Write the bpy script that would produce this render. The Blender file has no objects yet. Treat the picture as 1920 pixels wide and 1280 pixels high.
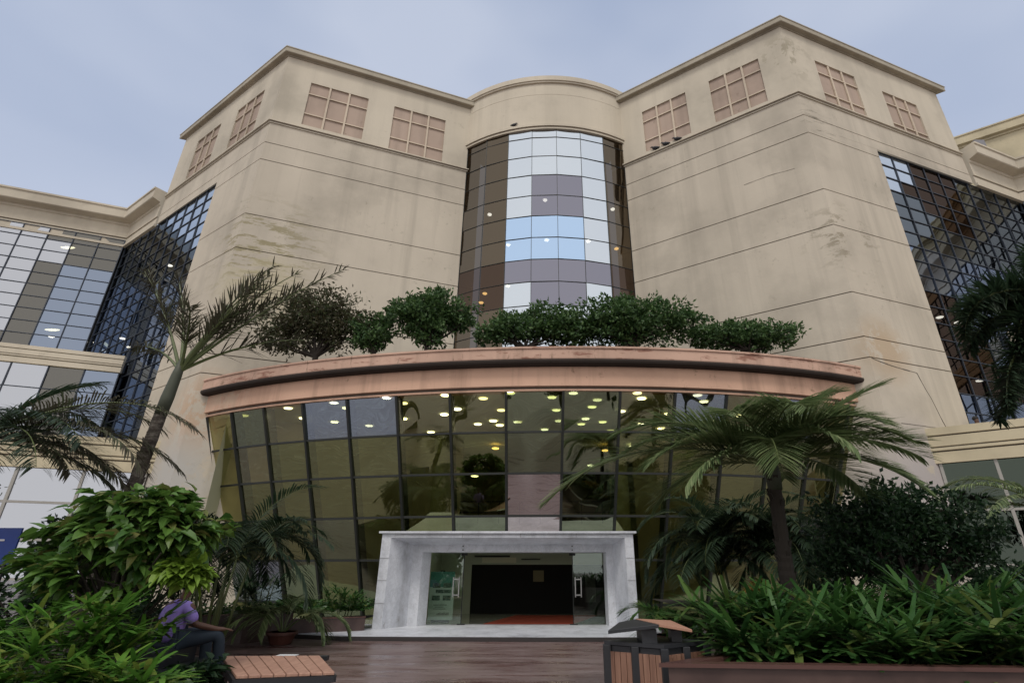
import bpy, math, random
from mathutils import Vector, Matrix, Quaternion
random.seed(7)
R = math.radians
sc = bpy.context.scene
# ------------------------------------------------------------------ camera, sky, sun, exposure
TILT = 23.7
cam_d = bpy.data.cameras.new("camera"); cam = bpy.data.objects.new("camera", cam_d)
sc.collection.objects.link(cam); sc.camera = cam
EYE = 1.6
cam.location = (0, 0, EYE); cam.rotation_euler = (R(90 + TILT), 0, 0)
cam_d.sensor_width = 36; cam_d.lens = 36 * 979 / 1920.0
cam_d.shift_x = -53 / 1920.0
cam_d.clip_start = 0.05; cam_d.clip_end = 2000
SUN_EL, SUN_AZ = 60, 187
w = bpy.data.worlds.new("World"); sc.world = w; w.use_nodes = True
nt = w.node_tree; N = nt.nodes; L = nt.links; N.clear()
out = N.new('ShaderNodeOutputWorld'); bg = N.new('ShaderNodeBackground')
sky = N.new('ShaderNodeTexSky'); sky.sky_type = 'NISHITA'; sky.sun_disc = False
sky.sun_elevation = R(SUN_EL); sky.sun_rotation = R(SUN_AZ); sky.air_density = 1.4; sky.dust_density = 3
tc = N.new('ShaderNodeTexCoord'); mp = N.new('ShaderNodeMapping'); mp.inputs['Scale'].default_value = (1, 1, 2.2)
ns = N.new('ShaderNodeTexNoise'); ns.inputs['Scale'].default_value = 2.0; ns.inputs['Detail'].default_value = 3; ns.inputs['Roughness'].default_value = .5
cr = N.new('ShaderNodeValToRGB')
cr.color_ramp.elements[0].position = .33; cr.color_ramp.elements[0].color = (3.5, 4.3, 6.1, 1)
cr.color_ramp.elements[1].position = .68; cr.color_ramp.elements[1].color = (5.6, 6.2, 7.6, 1)
mx = N.new('ShaderNodeMix'); mx.data_type = 'RGBA'; mx.inputs[0].default_value = .88
bg.inputs['Strength'].default_value = 0.1
L.new(tc.outputs['Generated'], mp.inputs['Vector']); L.new(mp.outputs[0], ns.inputs['Vector'])
L.new(ns.outputs[0], cr.inputs[0]); L.new(sky.outputs[0], mx.inputs[6]); L.new(cr.outputs[0], mx.inputs[7])
sxy = N.new('ShaderNodeSeparateXYZ'); L.new(tc.outputs['Generated'], sxy.inputs[0])
mrg = N.new('ShaderNodeMapRange'); mrg.inputs[1].default_value = .25; mrg.inputs[2].default_value = -.75   # brighter cloud towards the hidden sun
mrg.inputs[3].default_value = 0.0; mrg.inputs[4].default_value = 1.0; L.new(sxy.outputs[1], mrg.inputs[0])
mx2 = N.new('ShaderNodeMix'); mx2.data_type = 'RGBA'; mx2.inputs[7].default_value = (10.6, 10.3, 10.2, 1)
mre = N.new('ShaderNodeMapRange'); mre.inputs[1].default_value = .86; mre.inputs[2].default_value = .45; mre.inputs[3].default_value = 0; mre.inputs[4].default_value = .55
L.new(sxy.outputs[2], mre.inputs[0]); mx3 = N.new('ShaderNodeMix'); mx3.data_type = 'RGBA'; mx3.inputs[7].default_value = (5.9, 6.5, 7.9, 1)
L.new(mre.outputs[0], mx3.inputs[0]); L.new(mx.outputs[2], mx3.inputs[6])
L.new(mrg.outputs[0], mx2.inputs[0]); L.new(mx3.outputs[2], mx2.inputs[6]); L.new(mx2.outputs[2], bg.inputs['Color']); L.new(bg.outputs[0], out.inputs[0])
sd = bpy.data.lights.new("sun", 'SUN'); so = bpy.data.objects.new("sun", sd); sc.collection.objects.link(so)
sd.energy = 1.5; sd.angle = R(15); sd.color = (1, .94, .86)
az = R(SUN_AZ)   # measured from +Y towards +X: the sun is behind the camera
sdir = Vector((math.sin(az) * math.cos(R(SUN_EL)), math.cos(az) * math.cos(R(SUN_EL)), math.sin(R(SUN_EL))))
so.rotation_euler = sdir.to_track_quat('Z', 'Y').to_euler()
sc.view_settings.view_transform = 'Standard'; sc.view_settings.look = 'None'
sc.view_settings.exposure = 0.0; sc.view_settings.gamma = 1
sc.cycles.max_bounces = 8; sc.cycles.transparent_max_bounces = 12
# ------------------------------------------------------------------ helpers
col = sc.collection
def tag(o, label=None, cat=None, group=None, kind=None):
    if label: o['label'] = label
    if cat: o['category'] = cat
    if group: o['group'] = group
    if kind: o['kind'] = kind
    return o
def empty(name, loc=(0, 0, 0), label=None, cat=None, group=None, rz=0):
    o = bpy.data.objects.new(name, None); col.objects.link(o); o.location = loc; o.rotation_euler = (0, 0, rz)
    o.empty_display_size = .2
    return tag(o, label, cat, group)
def wloc(o):
    v = Vector((0, 0, 0))
    while o is not None: v = v + o.location; o = o.parent
    return v
class MB:
    def __init__(s): s.v = []; s.f = []; s.m = []
    def add(s, vs, fs, mi=0):
        b = len(s.v); s.v.extend(vs)
        for f in fs: s.f.append([i + b for i in f]); s.m.append(mi)
    def quad(s, a, b, c, d, mi=0): s.add([a, b, c, d], [(0, 1, 2, 3)], mi)
    def box(s, x0, x1, y0, y1, z0, z1, mi=0, M=None):
        vs = [Vector((x, y, z)) for z in (z0, z1) for y in (y0, y1) for x in (x0, x1)]
        if M is not None: vs = [M @ v for v in vs]
        s.add(vs, [(0, 2, 3, 1), (4, 5, 7, 6), (0, 1, 5, 4), (2, 6, 7, 3), (0, 4, 6, 2), (1, 3, 7, 5)], mi)
    def bar(s, p, q, wd, ht, up=Vector((0, 0, 1)), mi=0):
        p = Vector(p); q = Vector(q); d = (q - p).normalized(); sd_ = d.cross(up)
        if sd_.length < 1e-4: sd_ = d.cross(Vector((1, 0, 0)))
        sd_.normalize(); u = sd_.cross(d).normalized()
        vs = []
        for b_ in (p, q):
            for a_, c_ in ((-1, -1), (1, -1), (1, 1), (-1, 1)): vs.append(b_ + sd_ * (a_ * wd / 2) + u * (c_ * ht / 2))
        s.add(vs, [(3, 2, 1, 0), (4, 5, 6, 7), (0, 1, 5, 4), (1, 2, 6, 5), (2, 3, 7, 6), (3, 0, 4, 7)], mi)
    def tube(s, pts, rads, n=8, mi=0, cap=True):
        pts = [Vector(p) for p in pts]; b = len(s.v); prev = None
        for i, p in enumerate(pts):
            d = (pts[min(i + 1, len(pts) - 1)] - pts[max(i - 1, 0)]).normalized()
            if prev is None: a = d.orthogonal().normalized()
            else:
                a = prev - d * prev.dot(d); a.normalize()
            prev = a; c = d.cross(a)
            for k in range(n):
                t = 2 * math.pi * k / n; s.v.append(p + (a * math.cos(t) + c * math.sin(t)) * rads[i])
        for i in range(len(pts) - 1):
            for k in range(n):
                s.f.append([b + i * n + k, b + i * n + (k + 1) % n, b + (i + 1) * n + (k + 1) % n, b + (i + 1) * n + k]); s.m.append(mi)
        if cap:
            s.f.append([b + k for k in range(n)][::-1]); s.m.append(mi)
            s.f.append([b + (len(pts) - 1) * n + k for k in range(n)]); s.m.append(mi)
    def build(s, name, mats, parent=None, smooth=False, bevel=0, auto=False):
        me = bpy.data.meshes.new(name)
        off = wloc(parent) if parent is not None else Vector((0, 0, 0))
        if parent is None and getattr(s, 'origin', None): off = Vector(s.origin)
        me.from_pydata([tuple(Vector(v) - off) for v in s.v], [], s.f)
        if not isinstance(mats, (list, tuple)): mats = [mats]
        for m in mats: me.materials.append(m)
        if len(mats) > 1: me.polygons.foreach_set('material_index', s.m)
        if smooth: me.polygons.foreach_set('use_smooth', [True] * len(me.polygons))
        me.update()
        o = bpy.data.objects.new(name, me); col.objects.link(o)
        if parent is not None: o.parent = parent
        elif getattr(s, 'origin', None): o.location = s.origin
        if bevel:
            bm = o.modifiers.new('bevel', 'BEVEL'); bm.width = bevel; bm.segments = 2; bm.limit_method = 'ANGLE'
        return o
def offpath(pts, off, closed=False):
    """2D path offset to its right-hand side (towards the viewer for a path running left to right)"""
    n = len(pts); res = []
    for i in range(n):
        def nrm(a, b):
            dx, dy = b[0] - a[0], b[1] - a[1]; l = math.hypot(dx, dy); return (dy / l, -dx / l)
        n1 = nrm(pts[i - 1], pts[i]) if i > 0 else nrm(pts[0], pts[1])
        n2 = nrm(pts[i], pts[i + 1]) if i < n - 1 else nrm(pts[n - 2], pts[n - 1])
        mxn, myn = n1[0] + n2[0], n1[1] + n2[1]; l = math.hypot(mxn, myn); mxn /= l; myn /= l
        c = mxn * n1[0] + myn * n1[1]
        res.append((pts[i][0] + mxn * off / c, pts[i][1] + myn * off / c))
    return res
def sweep(mb, pts, prof, mis=None, caps=True):
    rows = [[(x, y, z) for x, y in offpath(pts, o_)] for o_, z in prof]
    for j in range(len(prof) - 1):
        for i in range(len(pts) - 1):
            mb.quad(rows[j][i], rows[j][i + 1], rows[j + 1][i + 1], rows[j + 1][i], mis[j] if mis else 0)
    if caps and len(prof) > 2:
        mb.add([r[0] for r in rows], [list(range(len(rows)))[::-1]], 0)
        mb.add([r[-1] for r in rows], [list(range(len(rows)))], 0)
def lerp(a, b, t): return a + (b - a) * t
K = 1.35
def kz(h): return EYE + K * h
def k2(p): return (K * p[0], K * p[1])
def unit(x, y):
    l = math.hypot(x, y); return (x / l, y / l)
V2 = unit(2.898, 1.0922); V1 = unit(-1.7, 1.0922)
def along(p, d, a): return (p[0] + d[0] * a, p[1] + d[1] * a)
CT, ST = math.cos(R(TILT)), math.sin(R(TILT))
def sight(u, v, Y=None, Z=None):
    """point of the real place seen along a measured sight line, at distance Y or height Z"""
    X = (u - 1013) / 979.0; s_ = (640 - v) / 979.0
    d = Vector((X, CT - s_ * ST, ST + s_ * CT))
    t = Y / d.y if Y is not None else (Z - EYE) / d.z
    return Vector((0, 0, EYE)) + d * t
# ------------------------------------------------------------------ materials
def mat(name, colr, rough=.6, metal=0, spec=.5):
    m = bpy.data.materials.new(name); m.use_nodes = True
    b = m.node_tree.nodes['Principled BSDF']
    b.inputs['Base Color'].default_value = (*colr, 1); b.inputs['Roughness'].default_value = rough
    b.inputs['Metallic'].default_value = metal; b.inputs['Specular IOR Level'].default_value = spec
    return m
def nd(m, t, **kw):
    n = m.node_tree.nodes.new(t)
    for k, v in kw.items():
        if k in n.inputs: n.inputs[k].default_value = v
        else: setattr(n, k, v)
    return n
def noise_on(m, scale, detail=4, rough=.6, sc3=(1, 1, 1), coord='Object'):
    lk = m.node_tree.links; t = nd(m, 'ShaderNodeTexCoord'); mp_ = nd(m, 'ShaderNodeMapping'); mp_.inputs['Scale'].default_value = sc3
    n = nd(m, 'ShaderNodeTexNoise', Scale=scale, Detail=detail, Roughness=rough)
    lk.new(t.outputs[coord], mp_.inputs[0]); lk.new(mp_.outputs[0], n.inputs['Vector']); return n.outputs[0]
def ramp(m, fac, stops):
    r = nd(m, 'ShaderNodeValToRGB'); e = r.color_ramp.elements
    while len(e) < len(stops): e.new(.5)
    for i, (p, c) in enumerate(stops): e[i].position = p; e[i].color = (*c, 1) if len(c) == 3 else c
    m.node_tree.links.new(fac, r.inputs[0]); return r.outputs[0]
def mixc(m, fac, a, b, mode='MIX'):
    x = nd(m, 'ShaderNodeMix'); x.data_type = 'RGBA'; x.blend_type = mode; lk = m.node_tree.links
    for s_, i in ((fac, 0), (a, 6), (b, 7)):
        if hasattr(s_, 'links'): lk.new(s_, x.inputs[i])
        elif i == 0: x.inputs[0].default_value = s_
        else: x.inputs[i].default_value = (*s_, 1)
    return x.outputs[2]
def bump(m, h, strength=.3, dist=.02):
    b = nd(m, 'ShaderNodeBump', Strength=strength, Distance=dist); lk = m.node_tree.links
    lk.new(h, b.inputs['Height']); lk.new(b.outputs[0], m.node_tree.nodes['Principled BSDF'].inputs['Normal'])
def base(m, c): m.node_tree.links.new(c, m.node_tree.nodes['Principled BSDF'].inputs['Base Color'])
def math_(m, op, a, b=None, c=None):
    n = nd(m, 'ShaderNodeMath', operation=op); lk = m.node_tree.links
    for i, s_ in enumerate((a, b, c)):
        if s_ is None: continue
        if hasattr(s_, 'links'): lk.new(s_, n.inputs[i])
        else: n.inputs[i].default_value = s_
    return n.outputs[0]
def spot_mask(m, center, radius, hard=.35):
    """soft mask round one place on the wall, broken up by noise"""
    lk = m.node_tree.links; g = nd(m, 'ShaderNodeNewGeometry')
    d = nd(m, 'ShaderNodeVectorMath', operation='DISTANCE'); lk.new(g.outputs['Position'], d.inputs[0]); d.inputs[1].default_value = center
    mr = nd(m, 'ShaderNodeMapRange'); mr.inputs[1].default_value = radius * hard; mr.inputs[2].default_value = radius
    mr.inputs[3].default_value = 1; mr.inputs[4].default_value = 0
    lk.new(d.outputs['Value'], mr.inputs[0]); return mr.outputs[0]

def plaster(name, colr, dirt=.35, streak=.5, spots=()):
    m = mat(name, colr, .85, spec=.2)
    c = tuple(colr); dk = tuple(x * .78 for x in c); lt = tuple(min(1, x * 1.07) for x in c)
    n1 = noise_on(m, .22, 5, .6, coord='Object'); b = ramp(m, n1, [(.34, dk), (.5, c), (.66, lt)])
    n0 = noise_on(m, .33, 3, .5, (1, 1, .12)); b = mixc(m, math_(m, 'MULTIPLY', ramp(m, n0, [(.46, (0, 0, 0)), (.62, (1, 1, 1))]), .22), b, tuple(x * .6 for x in c))
    n2 = noise_on(m, 1.0, 5, .65, (1.1, 1.1, .05))
    s1 = ramp(m, n2, [(.5, (0, 0, 0)), (.72, (1, 1, 1))])
    b = mixc(m, math_(m, 'MULTIPLY', s1, streak), b, tuple(x * .62 for x in c))
    n3 = noise_on(m, 3.0, 6, .75); s2 = ramp(m, n3, [(.58, (0, 0, 0)), (.66, (1, 1, 1))])
    n4 = noise_on(m, .35, 2, .5); s3 = ramp(m, n4, [(.52, (0, 0, 0)), (.62, (1, 1, 1))])
    b = mixc(m, math_(m, 'MULTIPLY', math_(m, 'MULTIPLY', s2, s3), dirt), b, (c[0] * .42, c[1] * .42, c[2] * .38))
    for cen, rad, sc_, colr2, lo, amt in spots:
        msk = spot_mask(m, cen, rad)
        n5 = noise_on(m, 1.4, 7, .75, sc_); s5 = ramp(m, n5, [(lo, (0, 0, 0)), (lo + .05, (1, 1, 1))])
        b = mixc(m, math_(m, 'MULTIPLY', math_(m, 'MULTIPLY', s5, msk), amt), b, colr2)
    base(m, b); bump(m, noise_on(m, 9, 5, .7), .25, .02)
    return m
def kp(x, y, h): return (K * x, K * y, kz(h))
WALLC = (.55, .495, .405)
wall_m = plaster('beige_plaster', WALLC, .4, .5, [
    (kp(-9.9, 15.6, 10.4), 3.4, (.5, .5, 2.2), (.24, .21, .10), .52, .75),
    (kp(-9.6, 15.6, 8.9), 2.6, (.6, .6, 1.6), (.5, .45, .3), .44, .6),
    (kp(-10.4, 15.3, 4.4), 2.2, (1, 1, 1), (.5, .33, .21), .46, .6),
    (kp(-10.8, 15.4, 2.3), 2.4, (.4, .4, .4), (.47, .46, .43), .40, .9),
    (kp(10.0, 14.2, 9.9), 2.2, (.7, .7, 1.4), (.2, .17, .11), .54, .6),
    (kp(10.2, 14.2, 6.0), 1.7, (.5, .5, .5), (.46, .33, .2), .43, .6),
    (kp(10.3, 14.3, 1.6), 3.6, (.3, .3, .3), (.45, .42, .41), .36, .9),
    (kp(10.4, 14.2, 15.0), 1.6, (.4, .4, 3.0), (.12, .11, .08), .54, .8),
    (kp(9.6, 14.0, 18.3), 2.0, (.8, .8, .8), (.25, .22, .16), .54, .6)])
wall_m2 = plaster('upper_beige_plaster', (.575, .52, .42), .25, .3, [(kp(9.6, 14.0, 18.3), 2.0, (.8, .8, .8), (.27, .24, .17), .52, .6)])
trim_m = plaster('eave_plaster', (.42, .38, .30), .9, .4)
cream_m = plaster('cream_plaster', (.60, .53, .37), .5, .3)
peach_m = plaster('peach_paint', (.62, .40, .29), .8, .95, [(kp(-9.6, 14.8, 5.3), 2.0, (1, 1, 1), (.5, .4, .3), .46, .7)])
peach_top_m = plaster('weathered_peach_paint', (.58, .39, .30), 1.0, 1.0, [((0, 17, 8.9), 40, (.5, .5, 2.5), (.20, .075, .05), .56, .7), ((0, 17, 8.9), 40, (1.6, 1.6, .3), (.10, .06, .045), .60, .6)])
ledge_m = plaster('black_stained_ledge', (.045, .035, .03), 1, .5)
louvre_m = plaster('pink_render_infill', (.44, .345, .28), .5, .5)
bar_m = plaster('cream_glazing_bar', (.60, .51, .40), .3, .3)
groove_m = mat('joint_shadow_gap', (.10, .085, .07), .9)
dark_m = mat('dark_interior', (.035, .037, .04), .9)
mull_m = mat('blue_grey_mullion', (.04, .05, .07), .45, .4)
mull_b = mat('black_mullion', (.012, .014, .012), .5, .2)
wmull_m = mat('pale_mullion', (.36, .35, .32), .5, .3)

def mirror(name, tint, transp=.1, rough=.012, wav=.02, wscale=.35, tcol=None, dark=0.0):
    m = bpy.data.materials.new(name); m.use_nodes = True; nt_ = m.node_tree; nn = nt_.nodes; lk = nt_.links; nn.clear()
    o = nn.new('ShaderNodeOutputMaterial'); g = nn.new('ShaderNodeBsdfGlossy'); g.inputs['Roughness'].default_value = rough
    g.inputs['Color'].default_value = (*tint, 1)
    tr = nn.new('ShaderNodeBsdfTransparent'); tr.inputs['Color'].default_value = (*(tcol or (1, 1, 1)), 1)
    mxs = nn.new('ShaderNodeMixShader'); mxs.inputs[0].default_value = 1 - transp
    t = nn.new('ShaderNodeTexCoord'); n = nn.new('ShaderNodeTexNoise'); n.inputs['Scale'].default_value = wscale; n.inputs['Detail'].default_value = 1
    b = nn.new('ShaderNodeBump'); b.inputs['Strength'].default_value = 1; b.inputs['Distance'].default_value = wav
    lk.new(t.outputs['Object'], n.inputs['Vector']); lk.new(n.outputs[0], b.inputs['Height']); lk.new(b.outputs[0], g.inputs['Normal'])
    lk.new(tr.outputs[0], mxs.inputs[1]); lk.new(g.outputs[0], mxs.inputs[2]); lk.new(mxs.outputs[0], o.inputs[0])
    return m
g_silver = mirror('silver_mirror_glass', (.60, .66, .72), .06, wav=.03)
g_blue = mirror('blue_mirror_glass', (.44, .60, .82), .06, wav=.015)
g_grey = mirror('grey_mirror_glass', (.24, .24, .29), .06, wav=.015)
g_tower_refl = mirror('tower_reflection_bronze_glass', (.135, .11, .08), .08, wav=.015)  # brown tint stands in for the reflection of the towers
g_dark_refl = mirror('dark_building_reflection_glass', (.085, .06, .045), .08, wav=.015)  # dark tint stands in for reflected buildings
g_bluegrey = mirror('blue_grey_mirror_glass', (.26, .31, .40), .12, wav=.03)
g_wing = mirror('pale_mirror_glass', (.50, .52, .56), .10, wav=.05, wscale=.25)
g_olive = mirror('olive_tinted_glass', (.36, .39, .22), .52, wav=.03, wscale=.5, tcol=(.40, .42, .22))
g_clear = mirror('clear_door_glass', (.9, 1, .95), .93, wav=.0, tcol=(.92, .97, .93))
def emis(name, c, s_):
    m = bpy.data.materials.new(name); m.use_nodes = True; nn = m.node_tree.nodes; nn.clear()
    o = nn.new('ShaderNodeOutputMaterial'); e = nn.new('ShaderNodeEmission'); e.inputs[0].default_value = (*c, 1); e.inputs[1].default_value = s_
    m.node_tree.links.new(e.outputs[0], o.inputs[0]); return m
lamp_y = emis('warm_lamp', (1, .95, .62), 8); lamp_w = emis('white_lamp', (1, .97, .85), 9); lamp_y2 = emis('dim_warm_lamp', (1, .9, .5), 3.5); lamp_y3 = emis('pale_warm_lamp', (1, .96, .75), 5.5)
lamp_o = emis('orange_lamp', (1, .6, .2), 9)

# ------------------------------------------------------------------ ground
gm = mat('wet_red_paving', (.12, .08, .075), .35)
n1 = noise_on(gm, 1.2, 6, .7, (.35, 1.7, 1)); c1 = ramp(gm, n1, [(.34, (.135, .082, .074)), (.5, (.18, .125, .118)), (.68, (.225, .178, .172))])
n2 = noise_on(gm, 2.2, 6, .75, (.25, 2.2, 1)); s2 = ramp(gm, n2, [(.53, (0, 0, 0)), (.60, (1, 1, 1))])
c1 = mixc(gm, math_(gm, 'MULTIPLY', s2, .75), c1, (.085, .028, .022))
lk = gm.node_tree.links
tcg = nd(gm, 'ShaderNodeTexCoord'); br = nd(gm, 'ShaderNodeTexBrick', Scale=1.6); br.inputs['Mortar Size'].default_value = .012
br.inputs['Color1'].default_value = (1, 1, 1, 1); br.inputs['Color2'].default_value = (.92, .9, .9, 1); br.inputs['Mortar'].default_value = (.78, .76, .76, 1)
lk.new(tcg.outputs['Object'], br.inputs['Vector']); c1 = mixc(gm, 1.0, c1, br.outputs[0], 'MULTIPLY'); base(gm, c1)
lk.new(ramp(gm, n1, [(.35, (.18,) * 3), (.65, (.5,) * 3)]), gm.node_tree.nodes['Principled BSDF'].inputs['Roughness'])
bump(gm, noise_on(gm, 3.5, 5, .6, (.6, 1.5, 1)), .3, .015)
mb = MB(); mb.quad((-400, -400, 0), (400, -400, 0), (400, 400, 0), (-400, 400, 0))
tag(mb.build('ground', gm), kind='structure')
marble = mat('white_marble', (.6, .61, .64), .35)
nn1 = noise_on(marble, 1.3, 8, .68, (1, 1, .5)); mc = ramp(marble, nn1, [(.3, (.36, .37, .39)), (.45, (.54, .56, .60)), (.6, (.66, .68, .72))])
nn2 = noise_on(marble, 2.2, 8, .8); vv = ramp(marble, nn2, [(.475, (0, 0, 0)), (.5, (1, 1, 1)), (.525, (0, 0, 0))])
mc = mixc(marble, math_(marble, 'MULTIPLY', vv, .4), mc, (.3, .3, .31))
gg = nd(marble, 'ShaderNodeNewGeometry'); sx = nd(marble, 'ShaderNodeSeparateXYZ'); marble.node_tree.links.new(gg.outputs['Position'], sx.inputs[0])
low = nd(marble, 'ShaderNodeMapRange'); low.inputs[1].default_value = .2; low.inputs[2].default_value = 1.2; low.inputs[3].default_value = 1; low.inputs[4].default_value = .15
marble.node_tree.links.new(sx.outputs[2], low.inputs[0])
nn3 = noise_on(marble, 3.5, 7, .8, (1, 1, .5)); st = ramp(marble, nn3, [(.58, (0, 0, 0)), (.64, (1, 1, 1))])
mc = mixc(marble, math_(marble, 'MULTIPLY', math_(marble, 'MULTIPLY', st, low.outputs[0]), .7), mc, (.22, .19, .17)); base(marble, mc)
# marble step in front of the doors
mb = MB()
sp = [(-6.6, 15.55), (-5.0, 14.95), (0, 14.75), (4.6, 14.8), (8, 15.2)]
top = [(x, y, .1) for x, y in sp] + [(8, 21, .1), (-6.6, 21, .1)]
mb.add(top, [tuple(range(len(top)))], 0)
for i in range(len(sp) - 1):
    a, b = sp[i], sp[i + 1]
    mb.quad((a[0], a[1] + .01, 0), (b[0], b[1] + .01, 0), (b[0], b[1], .1), (a[0], a[1], .1), 1)
tag(mb.build('step', [marble, mat('dark_step_edge', (.05, .045, .045), .6)]), kind='structure')

# ------------------------------------------------------------------ THE BUILDING
bld = empty('commercial_building', (0, 26, 0), 'large beige multi-storey building with two angled towers and curved glass entrance hall', 'building')
CL, JL, EL, GL, ICL = (-10.59, 15.3), (-3.25, 18.07), (-17.7, 19.9), (-13.3, 17.04), (-20.6, 21.76)
CR, JR, ER, GR, ICR = (9.52, 14.0), (3.67, 17.78), (17.9, 17.15), (12.78, 15.23), (20.9, 18.3)
H_GL, H_CORN, H_TOP, H_EAVE, H_PAR = 14.65, 16.17, 19.85, 20.15, 16.6
JOINTS = [5.66, 6.32, 7.81, 10.3, 11.75, 14.26]
def wallprof(h0, h1, joints):
    pr = [(0, kz(h0))]
    for j in joints:
        if h0 + .05 < j < h1 - .05:
            z = kz(j); pr += [(0, z - .022), (-.03, z - .02), (-.03, z + .02), (0, z + .022)]
    pr.append((0, kz(h1))); return pr
def mis_for(pr): return [1 if (pr[i][0] < -.01 and pr[i + 1][0] < -.01) else 0 for i in range(len(pr) - 1)]
def holed_face(mb, p, d, a0, a1, h0, h1, holes, rec):
    """vertical face from p along unit d, with rectangular recesses"""
    nx, ny = d[1], -d[0]
    if ny > 0: nx, ny = -nx, -ny
    us = sorted({a0, a1, *[x for h in holes for x in h[:2]]}); hs = sorted({h0, h1, *[x for h in holes for x in h[2:4]]})
    def P(a, h, o=0): return (K * (p[0] + d[0] * a) - nx * o, K * (p[1] + d[1] * a) - ny * o, kz(h))
    for i in range(len(us) - 1):
        for j in range(len(hs) - 1):
            cu, ch = (us[i] + us[i + 1]) / 2, (hs[j] + hs[j + 1]) / 2
            if any(h[0] < cu < h[1] and h[2] < ch < h[3] for h in holes): continue
            mb.quad(P(us[i], hs[j]), P(us[i + 1], hs[j]), P(us[i + 1], hs[j + 1]), P(us[i], hs[j + 1]))
    for h in holes:
        q = [(h[0], h[2]), (h[1], h[2]), (h[1], h[3]), (h[0], h[3])]
        for k in range(4):
            a, b = q[k], q[(k + 1) % 4]
            mb.quad(P(*a), P(*b), P(*b, rec), P(*a, rec))
    return P
def blind_window(parent, p, d, h, rec):
    nx, ny = d[1], -d[0]
    if ny > 0: nx, ny = -nx, -ny
    def P(a, hh, o=0): return Vector((K * (p[0] + d[0] * a) - nx * o, K * (p[1] + d[1] * a) - ny * o, kz(hh)))
    m1 = MB(); m1.quad(P(h[0], h[2], rec - .004), P(h[1], h[2], rec - .004), P(h[1], h[3], rec - .004), P(h[0], h[3], rec - .004))
    wn = m1.build('window', louvre_m, parent)
    m2 = MB(); up = Vector((nx, ny, 0)); W_ = h[1] - h[0]; Hh = h[3] - h[2]
    for t in (1 / 3, 2 / 3):
        a = h[0] + W_ * t; m2.bar(P(a, h[2], rec - .05), P(a, h[3], rec - .05), .10, .06, up)
    for t in (.27, .74):
        z = h[2] + Hh * t; m2.bar(P(h[0], z, rec - .04), P(h[1], z, rec - .04), .07, .06, up)
    m2.build('window_bars', bar_m, wn)
def tower(name, label, C, J, E, G, dF, dS, winF, winS, joints, back):
    """C corner, J junction with the drum, E outer end, G where the glass starts; dF, dS directions of the front and side faces"""
    left = C[0] < 0
    path = [G, C, along(J, dF, .6)] if left else [along(J, dF, .6), C, G]
    mb = MB(); pr = wallprof(-1.3, H_GL, joints); sweep(mb, [k2(q) for q in path], pr, mis_for(pr), caps=False)
    path2 = [E, C, along(J, dF, .6)] if left else [along(J, dF, .6), C, E]
    pr = wallprof(H_GL, H_CORN, [15.1]); sweep(mb, [k2(q) for q in path2], pr, mis_for(pr), caps=False)
    # edge return of the wall where the glass begins
    nS = (dS[1], -dS[0]) if (dS[1] * 0 - dS[0] * 1) != 0 else (0, -1)
    inn = (-V2[0], -V2[1])
    ib = along(G, (-(dS[1]), dS[0]) if not left else (dS[1], -dS[0]), .25)
    # choose inward direction (away from the viewer)
    cand = [(-dS[1], dS[0]), (dS[1], -dS[0])]; iv = max(cand, key=lambda q: q[1])
    gi = along(G, iv, .3)
    mb.quad((*k2(G), kz(-1.3)), (*k2(gi), kz(-1.3)), (*k2(gi), kz(H_GL)), (*k2(G), kz(H_GL)))
    w_ = mb.build('tower', [wall_m, groove_m], bld); w_['label'] = label
    mb = MB(); lenF = math.hypot(J[0] - C[0], J[1] - C[1]); lenS = math.hypot(E[0] - C[0], E[1] - C[1])
    holed_face(mb, C, dF, 0, lenF + .6, H_CORN, H_TOP, winF, .09)
    holed_face(mb, C, dS, 0, lenS, H_CORN, H_TOP, winS, .09)
    e2 = along(E, back, 9); f2 = along(J, back, 9) if left else along(J, back, 9)
    mb.quad((*k2(E), kz(H_GL)), (*k2(e2), kz(H_GL)), (*k2(e2), kz(H_TOP)), (*k2(E), kz(H_TOP)))
    mb.build('upper_wall', [wall_m2], w_)
    for h in winF: blind_window(w_, C, dF, h, .09)
    for h in winS: blind_window(w_, C, dS, h, .09)
    pe = ([along(E, back, 9), E, C, along(J, dF, .15)] if left else [along(J, dF, .15), C, E, along(E, back, 9)])
    mb = MB(); sweep(mb, [k2(q) for q in pe], [(0.0, kz(H_TOP) - .06), (.06, kz(H_TOP) - .06), (.06, kz(H_TOP)), (.26, kz(H_TOP) + .02), (.28, kz(H_TOP) + .05), (.28, kz(H_EAVE) - .08), (.31, kz(H_EAVE) - .06), (.31, kz(H_EAVE)), (-.5, kz(H_EAVE))])
    mb.build('eave', [trim_m], w_)
    pc = ([E, C, along(J, dF, .1)] if left else [along(J, dF, .1), C, E])
    mb = MB(); zc = kz(H_CORN)
    sweep(mb, [k2(q) for q in pc], [(0.0, zc - .12), (.05, zc - .12), (.05, zc - .05), (.03, zc - .05), (.03, zc - .02), (.12, zc), (.12, zc + .06), (0, zc + .09)], [0, 0, 1, 1, 0, 0, 0])
    mb.build('cornice', [wall_m2, groove_m], w_)
    return w_
tl = tower('tower', 'left angled tower', CL, JL, EL, GL, V2, V1, [(1.07, 3.38, 16.4, 18.71), (4.47, 6.73, 16.3, 18.7)],
           [(1.3, 3.35, 16.45, 18.7), (4.75, 6.8, 16.4, 18.75)], JOINTS, V2)
tr_ = tower('tower', 'right angled tower', CR, JR, ER, GR, V1, V2, [(1.0, 2.97, 16.4, 18.7), (3.97, 5.93, 16.4, 18.7)],
            [(1.47, 3.6, 16.2, 18.57), (5.1, 7.15, 16.0, 18.37)], JOINTS, V1)
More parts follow.
